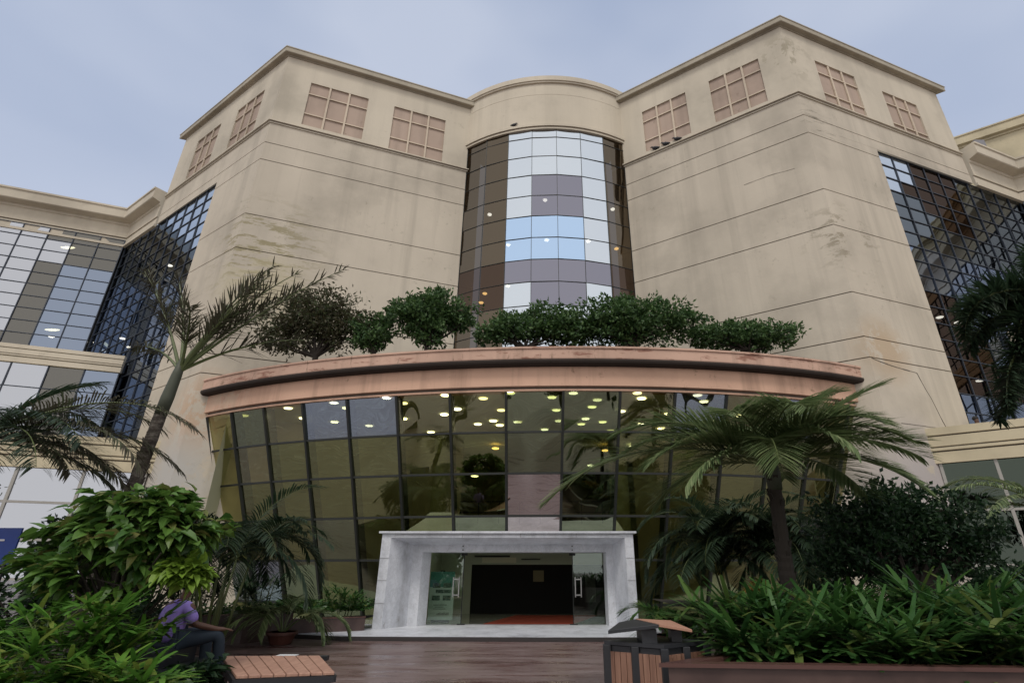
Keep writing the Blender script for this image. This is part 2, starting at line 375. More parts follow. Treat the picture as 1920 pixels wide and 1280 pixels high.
# --- cracks and the outline of a rendered patch low on the right tower
def crack(pts, C, d, name='crack', lab=None, wd=.03):
    nx, ny = d[1], -d[0]
    if ny > 0: nx, ny = -nx, -ny
    mb = MB(); q = [Vector((K * (C[0] + d[0] * a) + nx * .004, K * (C[1] + d[1] * a) + ny * .004, kz(h))) for a, h in pts]; out_ = [q[0]]
    for a, b in zip(q, q[1:]):
        n_ = max(2, int((b - a).length / .35))
        for k in range(1, n_ + 1):
            v = a.lerp(b, k / n_)
            if k < n_: v = v + Vector((d[0], d[1], 0)) * random.uniform(-.02, .02) + Vector((0, 0, random.uniform(-.02, .02)))
            out_.append(v)
    for a, b in zip(out_, out_[1:]): mb.bar(a, b, wd * random.uniform(.5, 1.3), .006, Vector((nx, ny, 0)))
    o = mb.build(name, groove_m, tr_); o['label'] = lab
def onp(u, v, C, d):
    X = (u - 1013) / 979.; s_ = (640 - v) / 979.; Y = CT - s_ * ST; det = X * (-d[1]) + d[0] * Y; t = (C[0] * (-d[1]) + d[0] * C[1]) / det
    return ((X * t - C[0]) * d[0] + (Y * t - C[1]) * d[1], (ST + s_ * CT) * t)
crack([onp(u, v, CR, V2) for u, v in ((1634, 671), (1680, 688), (1719, 699), (1745, 745), (1775, 803))], CR, V2, lab='cracked outline of a patch low on the right tower')
crack([onp(u, v, CR, V2) for u, v in ((1690, 793), (1730, 798), (1772, 803))], CR, V2, lab='short crack above the cream band', wd=.018)
crack([onp(u, v, CR, V1) for u, v in ((1395, 347), (1440, 330), (1490, 316))], CR, V1, lab='hairline crack high on the front of the right tower', wd=.012)
# --- curtain walls
def curtain(parent, p, q, h0, h1, du, dh, glass, mm, mw=.045, tilt=.006, back=1.6, name='curtain_wall', label=None, md=.06, pick=None):
    """mirror-glass wall between plan points p -> q (left to right as seen), with real panes and mullions"""
    p = Vector(k2(p)).to_3d(); q = Vector(k2(q)).to_3d(); d = (q - p); Ln = d.length; d.normalize()
    n = Vector((d.y, -d.x, 0)); z0, z1 = kz(h0), kz(h1)
    nu = max(1, round(Ln / (du * K))); nh = max(1, round((z1 - z0) / (dh * K)))
    def P(a, z, o=0): return p + d * a + n * o + Vector((0, 0, z))
    g = MB()
    for i in range(nu):
        for j in range(nh):
            a0, a1 = Ln * i / nu, Ln * (i + 1) / nu; b0, b1 = z0 + (z1 - z0) * j / nh, z0 + (z1 - z0) * (j + 1) / nh
            t1, t2 = random.gauss(0, tilt), random.gauss(0, tilt)
            w_ = (a1 - a0) / 2 * t1; h_ = (b1 - b0) / 2 * t2
            g.quad(P(a0, b0, -w_ - h_), P(a1, b0, w_ - h_), P(a1, b1, w_ + h_), P(a0, b1, -w_ + h_), pick(i, j, nu, nh) if pick else 0)
    gl = g.build(name, glass, parent)
    if label: gl['label'] = label
    m = MB()
    for i in range(nu + 1):
        a = min(max(Ln * i / nu, mw / 2), Ln - mw / 2); m.bar(P(a, z0, .02), P(a, z1, .02), mw, md, n)
    for j in range(nh + 1):
        z = z0 + (z1 - z0) * j / nh; m.bar(P(0, z, .017), P(Ln, z, .017), mw * .85, md * .9, n)
    m.build('mullion_grid', mm, gl)
    b = MB(); b.quad(P(-.3, z0, -back), P(Ln + .3, z0, -back), P(Ln + .3, z1, -back), P(-.3, z1, -back))
    b.quad(P(-.3, z1, -back), P(Ln + .3, z1, -back), P(Ln + .3, z1, -.06), P(-.3, z1, -.06))
    for e_ in (-.3, Ln + .3): b.quad(P(e_, z0, -back), P(e_, z1, -back), P(e_, z1, -.06), P(e_, z0, -.06))
    b.build('interior_wall', dark_m, gl)
    return gl, P
def inset(p, d, a):
    cand = [(-d[1], d[0]), (d[1], -d[0])]; iv = max(cand, key=lambda q: q[1]); return along(p, iv, a)
BT = [g_bluegrey, g_silver, g_tower_refl, g_dark_refl, mirror('grey_reflection_glass', (.19, .21, .22), .12, wav=.03)]  # silver, dark and grey tints paint reflections into the panes
def pickL(i, j, nu, nh):  # reflected sky near the tower and a darker reflected band, by pane tint
    t = (nh - 1 - j); u = nu - 1 - i      # rows from the top, columns from the tower
    if t + u * .9 < 4.2: return 1
    if t + u * .35 < 6.5: return 4
    return 0
def pickR(i, j, nu, nh):  # reflected sky and dark building painted in by pane tint
    t = nh - 1 - j
    if t + i * 1.3 < 2.6: return 1
    if t < 2 + i * .9 and t < 5: return 3 if i < 5 else 4
    if 9 < t < 16 and i < (t - 8) * .6: return 3
    return 4 if t < 7 else 0
pl, PLf = curtain(bld, inset(ICL, V1, .1), inset(GL, V1, .1), 2.0, H_GL, .85, .6, BT, mull_m, pick=pickL, label='blue mirror-glass wall left of the left tower')
pr_, PRf = curtain(bld, inset(GR, V2, .1), inset(ICR, V2, .1), 2.0, H_GL, .85, .6, BT, mull_m, pick=pickR, label='blue mirror-glass wall right of the right tower')
nV2 = (-V2[0], -V2[1]); nV1 = (-V1[0], -V1[1])
LT2, LT1 = (-16.1, 18.8), (-11.9, 16.1)
RT2, RT1 = (16.3, 16.56), (10.99, 14.55)
WT = [g_wing, mirror('tower_reflection_olive_glass', (.17, .165, .15), .12, wav=.05), g_bluegrey]  # olive-grey tint stands for the tower mirrored in the wing glass
def pickW(i, j, nu, nh):  # pane tints paint in the mirrored tower and the mirrored glass grid
    u = nu - 1 - i; t = nh - 1 - j
    if t < 3: return 1 if u < 2 or (u == 2 and t < 1) else 0
    return 2 if u < 2 else (1 if u == 2 or (u == 3 and t > 8) else 0)
wl, WLf = curtain(bld, along(ICL, nV2, 11), ICL, 7.2, 15.0, 1.0, .62, WT, mull_m, pick=pickW, label='pale mirror-glass wall of the left wing')
wl2, WL2f = curtain(bld, along(LT2, nV2, 12), LT2, 3.4, 6.95, 1.1, .9, WT, mull_m, pick=lambda i, j, nu, nh: 2 if nu - i < 2 else (1 if nu - i < 3 else 0), label='glass storey below the left balcony band')  # corner panes tinted for the mirrored tower and glass wall
wl1, WL1f = curtain(bld, along(LT1, nV2, 14), LT1, -1.18, 2.75, 1.5, 1.0, g_wing, wmull_m, mw=.1, label='ground storey glass of the left wing')
wr, WRf = curtain(bld, ICR, along(ICR, nV1, 14), 7.2, 14.6, 1.0, .62, g_wing, mull_m, label='mirror-glass wall of the right wing')
wr2, _ = curtain(bld, RT2, along(RT2, nV1, 12), 3.4, 6.95, 1.1, .9, g_wing, mull_m, label='glass storey below the right balcony band')
wr1, _ = curtain(bld, RT1, along(RT1, nV1, 11), -1.18, 2.75, 1.2, 1.2, mirror('dim_green_glass', (.07, .085, .07), .1, wav=.03), wmull_m, mw=.1, label='ground storey glass of the right wing')
def band(path, h0, h1, m, out_=.12, name='balcony_band', lab=None, cap=6):
    z0, z1 = kz(h0), kz(h1); mb = MB(); D = z1 - z0
    pr = [(-.1, z0), (out_, z0), (out_, z0 + D * .30), (out_ - .035, z0 + D * .31), (out_ - .035, z0 + D * .34), (out_ + .03, z0 + D * .35),
          (out_ + .03, z0 + D * .42), (out_ - .01, z0 + D * .43), (out_ - .01, z0 + D * .46), (out_ + .02, z0 + D * .47), (out_ + .02, z0 + D * .74), (out_ - .02, z0 + D * .75), (out_ - .02, z0 + D * .78),
          (out_ + .03, z0 + D * .79), (out_ + .03, z1), (-.15, z1), (-.15, z1 - .35), (-cap, z1 - .35)]
    gi = [0] * (len(pr) - 1)
    for k in (3, 7, 11): gi[k] = 1
    sweep(mb, [k2(q) for q in path], pr, gi, caps=False)
    mb.add([(*k2(path[-1]), z0)], [], 0)
    # flat end plates
    for e_ in (0, -1):
        pts = [(*offpath([k2(q) for q in path], o_)[e_], z_) for o_, z_ in pr[:16]]
        mb.add(pts, [list(range(16))], 0)
    o = mb.build(name, [m, groove_m], bld)
    if lab: o['label'] = lab
    return o
band([along(LT2, nV2, 12), along(LT2, V2, .02)], 6.93, 7.6, wall_m2, lab='upper balcony band of the left wing')
band([along(LT1, nV2, 14), along(LT1, V2, .25)], 2.7, 3.67, cream_m, lab='lower cream band of the left wing')
band([along(RT2, V1, .02), along(RT2, nV1, 12)], 6.93, 7.6, wall_m2, lab='upper balcony band of the right wing')
band([along(RT1, V1, .28), along(RT1, nV1, 12)], 2.7, 3.67, cream_m, lab='lower cream band of the right wing')
# wing parapets with deep cornice
def wing_parapet(path, lab):
    z0, z1 = kz(14.65), kz(H_PAR); mb = MB(); D = z1 - z0
    pr = [(-.1, z0 - .02), (.06, z0 - .02), (.06, z0 + .14), (.0, z0 + .15), (0, z0 + .62), (-.03, z0 + .63), (-.03, z0 + .68), (.05, z0 + .69), (.05, z0 + 1.55), (.12, z0 + 1.6), (.12, z0 + 1.75), (.55, z0 + 1.85), (.6, z0 + 1.9), (.6, z1 - .15), (.66, z1 - .12), (.66, z1), (-.4, z1), (-.4, z1 - .5)]
    gi = [0] * (len(pr) - 1); gi[5] = 1
    sweep(mb, [k2(q) for q in path], pr, gi)
    o = mb.build('wing_parapet', [wall_m2, groove_m], bld); o['label'] = lab
wing_parapet([along(ICL, nV2, 11), ICL, along(EL, V1, .25)], 'stepped parapet along the left wing roof')
wing_parapet([along(ER, V2, .25), ICR, along(ICR, nV1, 14)], 'stepped parapet along the right wing roof')
# rear block rising beyond the right tower
RB = (20.9, 20.2)
mb = MB(); pth = [along(RB, V1, 6), along(RB, nV1, 24)]
sweep(mb, [k2(q) for q in pth], [(0, kz(14)), (0, kz(17.6)), (-.02, kz(17.6)), (-.02, kz(17.63)), (0, kz(17.63)), (0, kz(19.35)), (.08, kz(19.36)), (.08, kz(19.45)), (.28, kz(19.5)), (.28, kz(19.9)), (.34, kz(19.93)), (.34, kz(20.0)), (-.5, kz(20.0))])
o = mb.build('rear_block', [cream_m], bld); o['label'] = 'upper wall of the block behind the right wing'
# roofs (keep daylight out of the shells)
# --- central drum
def circ3(A, B, M_):
    ax, ay = A; bx, by = B; cx, cy = M_
    d = 2 * (ax * (by - cy) + bx * (cy - ay) + cx * (ay - by))
    ux = ((ax * ax + ay * ay) * (by - cy) + (bx * bx + by * by) * (cy - ay) + (cx * cx + cy * cy) * (ay - by)) / d
    uy = ((ax * ax + ay * ay) * (cx - bx) + (bx * bx + by * by) * (ax - cx) + (cx * cx + cy * cy) * (bx - ax)) / d
    return ux, uy, math.hypot(ax - ux, ay - uy)
ux, uy, ur = circ3(JL, JR, (.16, 16.95))
def drum_pt(t, off=0):
    a0 = math.atan2(JL[1] - uy, JL[0] - ux); a1 = math.atan2(JR[1] - uy, JR[0] - ux)
    a = lerp(a0, a1, t); return (ux + (ur + off) * math.cos(a), uy + (ur + off) * math.sin(a))
rows = [17.4, 16.98, 15.95, 14.95, 13.9, 12.9, 11.87, 10.88, 9.9, 8.9, 7.9, 6.9, 5.9, 4.9]
dt = MB(); tints = [g_silver, g_blue, g_grey, g_tower_refl, g_dark_refl]  # pane tints stand in for reflections of the towers and sky
for c in range(7):
    for r in range(len(rows) - 1):
        mi = 0
        if c in (0, 1, 6): mi = 3
        if c in (2, 3, 4) and r in (5, 6): mi = 1
        if c in (3, 4) and r in (3, 4): mi = 2
        if c in (2, 3, 4) and r == 7 or c in (3, 4) and r == 8: mi = 2
        if c == 5 and r == 7: mi = 2
        if c in (0, 1, 6) and r in (7, 8): mi = 4
        a, b = drum_pt(c / 7), drum_pt((c + 1) / 7)
        t1, t2 = random.gauss(0, .004), random.gauss(0, .004)
        P_ = lambda q, h, o: (K * q[0], K * q[1] - o, kz(h))
        dt.quad(P_(a, rows[r + 1], -t1), P_(b, rows[r + 1], t1), P_(b, rows[r], t1 + t2), P_(a, rows[r], -t1 + t2), mi)
drum = dt.build('curved_glass_front', tints, bld); drum['label'] = 'curved mirror-glass front between the two towers'
mb = MB()
for c in range(8):
    a = drum_pt(c / 7, .01); mb.bar((*k2(a), kz(4.9)), (*k2(a), kz(17.4)), .026, .03, Vector((0, -1, 0)))
for h in rows[1:]:
    for c in range(7):
        a, b = drum_pt(c / 7, .01), drum_pt((c + 1) / 7, .01); mb.bar((*k2(a), kz(h)), (*k2(b), kz(h)), .024, .03)
mb.build('mullion_grid', mull_b, drum)
mb = MB()
bp = [drum_pt(t / 14, -1.3) for t in range(15)]
for i in range(14):
    mb.quad((*k2(bp[i]), kz(4.9)), (*k2(bp[i + 1]), kz(4.9)), (*k2(bp[i + 1]), kz(17.5)), (*k2(bp[i]), kz(17.5)))
mb.build('interior_wall', dark_m, drum)
path = [k2(drum_pt(t / 40)) for t in range(-1, 42)]
mb = MB(); z0, z1 = kz(17.4), kz(20.5)
sweep(mb, path, [(-1.8, z0), (.10, z0), (.10, z0 + .12), (.06, z0 + .13), (.06, z0 + .17), (.16, z0 + .18), (.16, z0 + .34), (.04, z0 + .38), (.04, z0 + 2.75), (.03, z0 + 2.76), (.03, z0 + 2.78), (.04, z0 + 2.79), (.04, z1 - .5), (.14, z1 - .48), (.14, z1 - .38), (.2, z1 - .36), (.2, z1), (-.6, z1)],
      [0, 0, 1, 0, 0, 0, 0, 0, 0, 0, 0, 0, 0, 0, 0, 0, 0])
o = mb.build('drum_parapet', [wall_m2, groove_m], bld, smooth=False); o['label'] = 'curved parapet crowning the glass front'
# --- entrance hall: elliptical cone of glass leaning inwards towards the ground
def hall_pt(deg, k=1.0, off=0.0):
    f = R(deg); x = -.34 + (13.8 * k + off) * math.sin(f); y = 19.9 - (6.9 * k + off) * math.cos(f) - .0468 * (x + .34)
    return (x, y)
HT, HB, KB = 4.27, -1.11, .83
def hall(deg, q, off=0):
    """q = 0 at the top of the glass, 1 at the ground"""
    x, y = hall_pt(deg, lerp(1, KB, q), off); return Vector((K * x, K * y, kz(lerp(HT, HB, q))))
angs = [-45.2] + [-39.5 + 6.2 * i for i in range(14)] + [44.6]
qs = [0, .187, .374, .561, .748, .935, 1.0]
QDOOR = .66
gl = MB()
def TINTF(i, j): return TINT.get((i, j), 0)  # pane tints paint reflected sky, plaza and walls into the hall glass
TINT = {(0, 0): 1, (1, 0): 3, (2, 0): 1, (3, 0): 2, (4, 0): 2, (5, 0): 1, (6, 0): 1, (7, 0): 3, (8, 0): 3, (9, 0): 1, (10, 0): 2, (11, 0): 1, (12, 0): 2, (13, 0): 1, (0, 1): 1, (1, 1): 1, (0, 2): 1,
        (6, 1): 0, (7, 1): 3, (8, 1): 3, (7, 2): 4, (9, 1): 0, (7, 3): 4, (6, 2): 0, (8, 2): 3, (6, 3): 3, (8, 3): 3, (3, 3): 3, (2, 4): 3, (4, 4): 3, (3, 5): 3, (12, 1): 1, (13, 1): 1, (14, 2): 1, (13, 3): 2, (14, 3): 2, (1, 4): 2, (0, 4): 2}
for i in range(len(angs) - 1):
    for j in range(len(qs) - 1):
        mid = hall((angs[i] + angs[i + 1]) / 2, qs[j])
        q1 = qs[j + 1]; q0 = qs[j]
        if -4.9 < mid.x < 2.9:
            if q0 > QDOOR: continue
            q1 = min(q1, QDOOR)
        t = [random.gauss(0, .006) for _ in range(3)]
        if True: gl.quad(hall(angs[i], q1, t[0]), hall(angs[i + 1], q1, t[1]), hall(angs[i + 1], q0, t[2]), hall(angs[i], q0, -t[0]), TINTF(i, j))
HG = [g_olive, mirror('pale_olive_glass', (.46, .46, .33), .64, wav=.05, wscale=.5, tcol=(.84, .82, .56)), mirror('blue_grey_reflection_glass', (.44, .54, .66), .38, wav=.05, wscale=.5, tcol=(.42, .45, .36)),
      mirror('dark_green_glass', (.30, .34, .24), .40, wav=.05, wscale=.5, tcol=(.26, .30, .16)), mirror('plaza_reflection_glass', (.62, .56, .56), .3, wav=.05, wscale=.5, tcol=(.3, .3, .2))]
hg = gl.build('entrance_glazing', HG, bld); hg['label'] = 'leaning curved olive glass wall of the entrance hall'
mb = MB()
for a in angs:
    p0, p1 = hall(a, 0, .02), hall(a, 1, .02); 
    if -4.6 < p1.x < 2.9: p1 = hall(a, QDOOR, .02)
    nrm = Vector((math.sin(R(a)), -math.cos(R(a)), 0))
    mb.bar(p0, p1, .085, .10, nrm)
mb.build('mullion_grid', mull_b, hg)
mb = MB()
for a in angs[1:-1]:
    p0, p1 = hall(a, 0, -.16), hall(a, 1, -.16)
    if -4.6 < p1.x < 2.9: p1 = hall(a, QDOOR, -.16)
    mb.bar(p0, p1, .05, .36, Vector((math.sin(R(a)), -math.cos(R(a)), 0)))
mb.build('glass_fins', mat('dark_green_fin', (.03, .04, .03), .3), hg)
for q in qs[1:-1]:
    for lo_, hi_ in ((-99, -4.9), (-4.9, 2.9), (2.9, 99)):
        if q > QDOOR and lo_ == -4.9: continue
        mb = MB()
        for i in range(len(angs) - 1):
            a, b = hall(angs[i], q, .015), hall(angs[i + 1], q, .015); mx_ = (a.x + b.x) / 2
            if (q > QDOOR and lo_ < mx_ < hi_) or (q <= QDOOR and lo_ == -99): mb.bar(a, b, .06, .07)
        if mb.v: mb.build('transom', mull_b, hg)
# interior of the hall
plaster_in = mat('olive_lit_plaster', (.52, .52, .36), .8)
mb = MB(); zc = kz(4.3)
ring = [(*k2(hall_pt(a, 1.0, -.05)), zc) for a in [-44 + 4 * i for i in range(23)]]
mb.add([Vector(r) for r in ring] + [Vector((13 * K, 32 * K, zc)), Vector((-13 * K, 32 * K, zc))], [list(range(len(ring) + 2))], 0)
hc = mb.build('hall_ceiling', plaster_in, bld)
mb = MB(); yb = 25.0
def wallq(x0, y0, x1, y1, z0, z1, mi=0): mb.quad((x0, y0, z0), (x1, y1, z0), (x1, y1, z1), (x0, y0, z1), mi)
zs = kz(1.5)
# upper gallery back wall, side walls
wallq(-13, yb * K, 13, yb * K, .1, zc); wallq(-12.6, 20.5, -12.6, yb * K, .1, zc); wallq(12.6, 19.3, 12.6, yb * K, .1, zc)
mb.build('hall_walls', plaster_in, bld)
# gallery floor edge half way up
mb = MB(); mb.box(-12.5, 12.5, 26.5, 33, kz(1.15), kz(1.55)); mb.build('gallery_slab', mat('gallery_slab_paint', (.42, .42, .3), .7), bld)
for x_ in (-9.0, -4.6, 3.6, 8.2):
    mb = MB(); mb.tube([(x_, 24.5, .1), (x_, 24.5, zc)], [.42, .42], 20, cap=False); mb.build('hall_pillar', plaster_in, bld, smooth=True)
mb = MB()
for x_ in range(-12, 13): mb.bar((x_, 26.45, kz(1.55)), (x_, 26.45, kz(1.55) + 1.0), .05, .05, Vector((0, 1, 0)))
for z_ in (.5, 1.0): mb.bar((-12.4, 26.45, kz(1.55) + z_), (12.4, 26.45, kz(1.55) + z_), .05, .05)
mb.build('gallery_railing', mull_b, bld)
floor_in = mat('polished_hall_floor', (.32, .33, .28), .12)
mb = MB(); mb.quad((-12.5, 18.2, .106), (12.5, 18.2, .106), (12.5, yb * K, .106), (-12.5, yb * K, .106)); mb.build('hall_floor', floor_in, bld)
# canopy planter above the glass
arc = [hall_pt(a) for a in [-46.0 + 92.0 * i / 60 for i in range(61)]]
arcK = [k2(q) for q in arc]
mb = MB(); zt = kz(HT)
z_a, z_b, z_c = kz(4.93), kz(5.06), kz(5.42)
sweep(mb, arcK, [(-.3, zt + .02), (.06, zt + .02), (.06, zt + .09), (.03, zt + .10), (.03, zt + .16), (.14, zt + .18), (.14, z_a)], [0, 0, 1, 1, 0, 0])
fa = mb.build('canopy_fascia', [peach_m, groove_m], bld); fa['label'] = 'peach fascia band over the entrance glass'
mb = MB()
sweep(mb, arcK, [(.10, z_a - .01), (.34, z_a + .01), (.42, z_a + .05), (.45, z_a + .12), (.44, z_b + .01), (.38, z_b + .03)])
mb.build('canopy_ledge', [ledge_m], bld)
mb = MB()
sweep(mb, arcK, [(.30, z_b), (.38, z_b), (.40, z_b + .06), (.40, z_c - .09), (.44, z_c - .07), (.44, z_c), (.24, z_c), (.24, z_c - .3)])
cp = mb.build('canopy_parapet', [peach_top_m], bld); cp['label'] = 'weathered peach parapet of the planted canopy'
mb = MB(); zz = kz(5.2)
pts = [Vector((*q, zz)) for q in offpath(arcK, .25)]
mb.add(pts + [Vector((13.2, 27, zz)), Vector((-13.6, 27, zz))], [list(range(len(pts) + 2))], 0)
mb.build('canopy_soil', mat('planter_soil', (.05, .038, .03), .95), bld)
# --- marble portal
mb = MB(); yF, yM, yI = 16.8, 17.6, 18.0
def ring_faces(A, B, mi=0):
    """A, B: (xl, xr, ztop, y) open frames (no sill)"""
    def pts(q): return [Vector((q[0], q[3], .1)), Vector((q[0], q[3], q[2])), Vector((q[1], q[3], q[2])), Vector((q[1], q[3], .1))]
    a, b = pts(A), pts(B)
    for k in range(3): mb.quad(a[k], a[k + 1], b[k + 1], b[k], mi)
OUT = (-4.77, 2.80, 2.64, yF)
f1 = (-4.50, 2.55, 2.52, yF); f2 = (-3.98, 2.28, 2.36, yM); f3 = (-3.68, 2.05, 2.14, yM); f4 = (-3.48, 2.0, 2.13, yI)
ring_faces((OUT[0], OUT[1], OUT[2], 20.2), OUT); ring_faces(OUT, f1); ring_faces(f1, f2); ring_faces(f2, f3); ring_faces(f3, f4)
ptl = mb.build('entrance_portal', marble, bld); ptl['label'] = 'white marble portal framing the doorway'
mb = MB(); mb.box(-4.86, 2.9, yF - .07, 20.2, 2.642, 2.70); mb.build('portal_coping', marble, ptl)
mb = MB()
for z, x0, x1 in ((2.60, -4.4, 2.4),): mb.box(x0, x1, yF - .015, yF - .003, z - .005, z + .005)
for x in (-2.35, -.6, 1.1): mb.box(x - .006, x + .006, yF - .012, yF - .004, 2.525, 2.64)
for z in (.75, 1.35, 1.95): 
    mb.box(-4.77, -4.5, yF - .010, yF - .004, z - .004, z + .004); mb.box(2.55, 2.8, yF - .010, yF - .004, z - .004, z + .004)
mb.build('marble_joints', mat('marble_joint', (.3, .3, .3), .7), ptl)
# vestibule walls behind the doors
vest = mat('pale_green_plaster', (.42, .47, .36), .7)
mb = MB()
mb.quad((-3.9, yI, .1), (-3.9, 22.5, .1), (-3.9, 22.5, 2.5), (-3.9, yI, 2.5)); mb.quad((2.5, yI, .1), (2.5, 22.5, .1), (2.5, 22.5, 2.5), (2.5, yI, 2.5))
mb.quad((-3.9, yI + .01, 2.45), (2.5, yI + .01, 2.45), (2.5, 22.5, 2.45), (-3.9, 22.5, 2.45))
mb.quad((-3.9, 22.4, .1), (-2.7, 22.4, .1), (-2.7, 22.4, 2.45), (-3.9, 22.4, 2.45))
mb.quad((-2.7, 22.4, 1.83), (2.5, 22.4, 1.83), (2.5, 22.4, 2.45), (-2.7, 22.4, 2.45))
mb.build('vestibule_walls', vest, bld)
mb = MB(); mb.quad((-2.7, 22.45, .1), (2.5, 22.45, .1), (2.5, 22.45, 1.84), (-2.7, 22.45, 1.84)); mb.quad((2.48, 19.5, .1), (2.48, 22.45, .1), (2.48, 22.45, 1.84), (2.48, 19.5, 1.84))
mb.build('black_curtain', mat('black_curtain_cloth', (.004, .004, .004), .9), bld)
mb = MB(); mb.box(-.28, .14, 22.40, 22.43, 1.22, 1.62); mb.build('notice_panel', mat('dim_cream_panel', (.16, .14, .07), .7), bld)
mb = MB(); mb.box(1.75, 2.15, 22.38, 22.43, .5, 1.5); mb.build('notice_panel', mat('dim_grey_print', (.05, .055, .045), .7), bld)
mb = MB(); mb.box(-2.6, -1.2, 22.33, 22.395, 2.10, 2.16); mb.box(-.75, .0, 22.33, 22.395, 2.0, 2.04); mb.build('air_grille', mat('dark_grille', (.02, .025, .02), .6), bld)
mb = MB(); mb.box(-2.3, -.95, 22.37, 22.396, 1.9, 2.09); mb.build('wall_panel', mat('pale_panel', (.62, .62, .45), .6), bld)
for x_ in (-2.6, .4):
    pass
hm = mat('brushed_steel', (.55, .55, .54), .3, .9)
for x0, x1, hx in ((-3.46, -2.42, -2.62), (1.02, 1.97, 1.18)):
    mb = MB(); mb.box(x0, x1, yI - .006, yI + .006, .13, 2.12); dr = mb.build('glass_door', g_clear, bld)
    mb = MB()
    for dx in (-.09, .09): mb.bar((hx + dx, yI - .08, .86), (hx + dx, yI - .08, 1.42), .03, .03, Vector((0, 1, 0)))
    for z in (.92, 1.36): mb.bar((hx - .09, yI - .08, z), (hx + .09, yI - .08, z), .03, .03)
    for z in (.92, 1.36):
        for dx in (-.09, .09): mb.bar((hx + dx, yI - .08, z), (hx + dx, yI, z), .02, .02)
    mb.build('door_handle', hm, dr)
    e = x1 if x0 < 0 else x0
    mb = MB(); mb.box(e - .012, e + .012, yI - .012, yI + .012, .12, 2.12); mb.box(e - .1, e + .1, yI - .02, yI + .02, 2.05, 2.12); mb.box(e - .12, e + .12, yI - .02, yI + .02, .106, .13)
    mb.build('door_edge', mull_b, dr)
mb = MB()
for x in (-2.42, 1.0):
    for z in (2.20, 2.31): mb.tube([(x, yM - .03, z), (x, yM, z)], [.02, .02], 8)
mb.build('fixing_bolts', mull_b, ptl)

# red carpet and poster stand inside
mb = MB(); mb.origin = (0, 19, .11)
mb.add([Vector(q) for q in ((-1.75, 18.15, .118), (1.0, 18.15, .118), (2.1, 21.6, .118), (-.9, 21.6, .118), (-1.75, 18.15, .11), (1.0, 18.15, .11), (2.1, 21.6, .11), (-.9, 21.6, .11))], [(0, 1, 2, 3), (0, 4, 5, 1), (1, 5, 6, 2), (2, 6, 7, 3), (3, 7, 4, 0)])
cm = mat('red_carpet_pile', (.30, .045, .02), .95); bump(cm, noise_on(cm, 60, 3, .7), .5, .01)
tag(mb.build('carpet', cm), 'orange-red carpet on the polished floor inside the doorway', 'carpet')
ps = empty('poster_stand', (-3.25, 18.9, .11), 'green and white poster stand with six small pictures behind the left glass door', 'poster stand')
def T(x, z): return (-3.62 + x * .80, 18.9, .16 + z * 1.42)
mb = MB(); mb.box(-3.62, -2.82, 18.9, 18.93, .16, 1.58); bd = mb.build('board', mat('pale_green_print', (.34, .42, .34), .5), ps)
mb = MB(); mb.box(-3.62, -2.82, 18.893, 18.899, 1.12, 1.58); mb.build('header_panel', mat('teal_print', (.03, .16, .11), .5), bd)
for i, (x, z) in enumerate(((.12, .66), (.56, .66), (.26, .55), (.56, .55), (.12, .40), (.56, .40))):
    mb = MB(); mb.box(*(T(x, 0)[0], T(x + .32, 0)[0]), 18.884, 18.892, T(0, z)[2], T(0, z + (.07 if i in (2, 3) else .10))[2])
    pm = mat('picture_print', (.03, .05, .035), .5); base(pm, ramp(pm, noise_on(pm, 14, 5, .8), [(.4, (.015, .03, .02)), (.55, (.05, .1, .06)), (.66, (.25, .3, .24))])); mb.build('picture', pm, bd)
mb = MB()
for i in range(9): mb.box(T(.36 + .055 * i, 0)[0], T(.36 + .055 * i + .035, 0)[0], 18.886, 18.892, T(0, .10)[2], T(0, .135 + .01 * (i % 3))[2])
for z, a, b in ((.30, .2, .75), (.26, .26, .62), (.22, .2, .7)): mb.box(T(a, 0)[0], T(b, 0)[0], 18.886, 18.892, T(0, z)[2], T(0, z + .012)[2])
mb.build('printed_lines', mat('grey_print', (.10, .13, .10), .6), bd)
mb = MB(); mb.box(-3.5, -2.95, 18.87, 19.1, .11, .16); mb.box(-3.30, -3.16, 18.94, 18.98, .11, 1.62); mb.build('stand_frame', mull_b, ps)

# --- lamps
def ceiling_lamp(p, rx, ry, m, label, group=None):
    mb = MB(); n = 14; mb.origin = tuple(p)
    mb.add([p + Vector((rx * math.cos(2 * math.pi * k / n), ry * math.sin(2 * math.pi * k / n), 0)) for k in range(n)] +
           [p + Vector((rx * 1.15 * math.cos(2 * math.pi * k / n), ry * 1.15 * math.sin(2 * math.pi * k / n), .03)) for k in range(n)],
           [tuple(range(n))[::-1]] + [(k, (k + 1) % n, n + (k + 1) % n, n + k) for k in range(n)])
    return tag(mb.build('ceiling_light', m), label, 'ceiling light', group)
LAMPS = [(458, 780), (540, 766), (568, 785), (626, 756), (649, 766), (627, 792), (725, 747), (692, 799), (835, 742), (756, 757), (756, 786), (833, 778), (857, 768),
         (808, 811), (906, 748), (896, 796), (937, 798), (925, 790), (940, 770), (957, 738), (970, 792), (1035, 746), (1043, 770), (1048, 790), (1021, 806), (972, 792),
         (1075, 738), (1120, 751), (1110, 764), (1098, 786), (1090, 796), (1130, 792), (1145, 808), (1165, 772), (1195, 738), (1203, 748), (1202, 796), (1240, 804),
         (1254, 776), (1308, 742), (1320, 754), (1335, 788), (1288, 796), (1388, 780)]
BAY = [438, 498, 568, 653, 743, 843, 948, 1055, 1160, 1264, 1366, 1470]
ORD = ['first', 'second', 'third', 'fourth', 'fifth', 'sixth', 'seventh', 'eighth', 'ninth', 'tenth', 'eleventh', 'twelfth']
cnt = {}
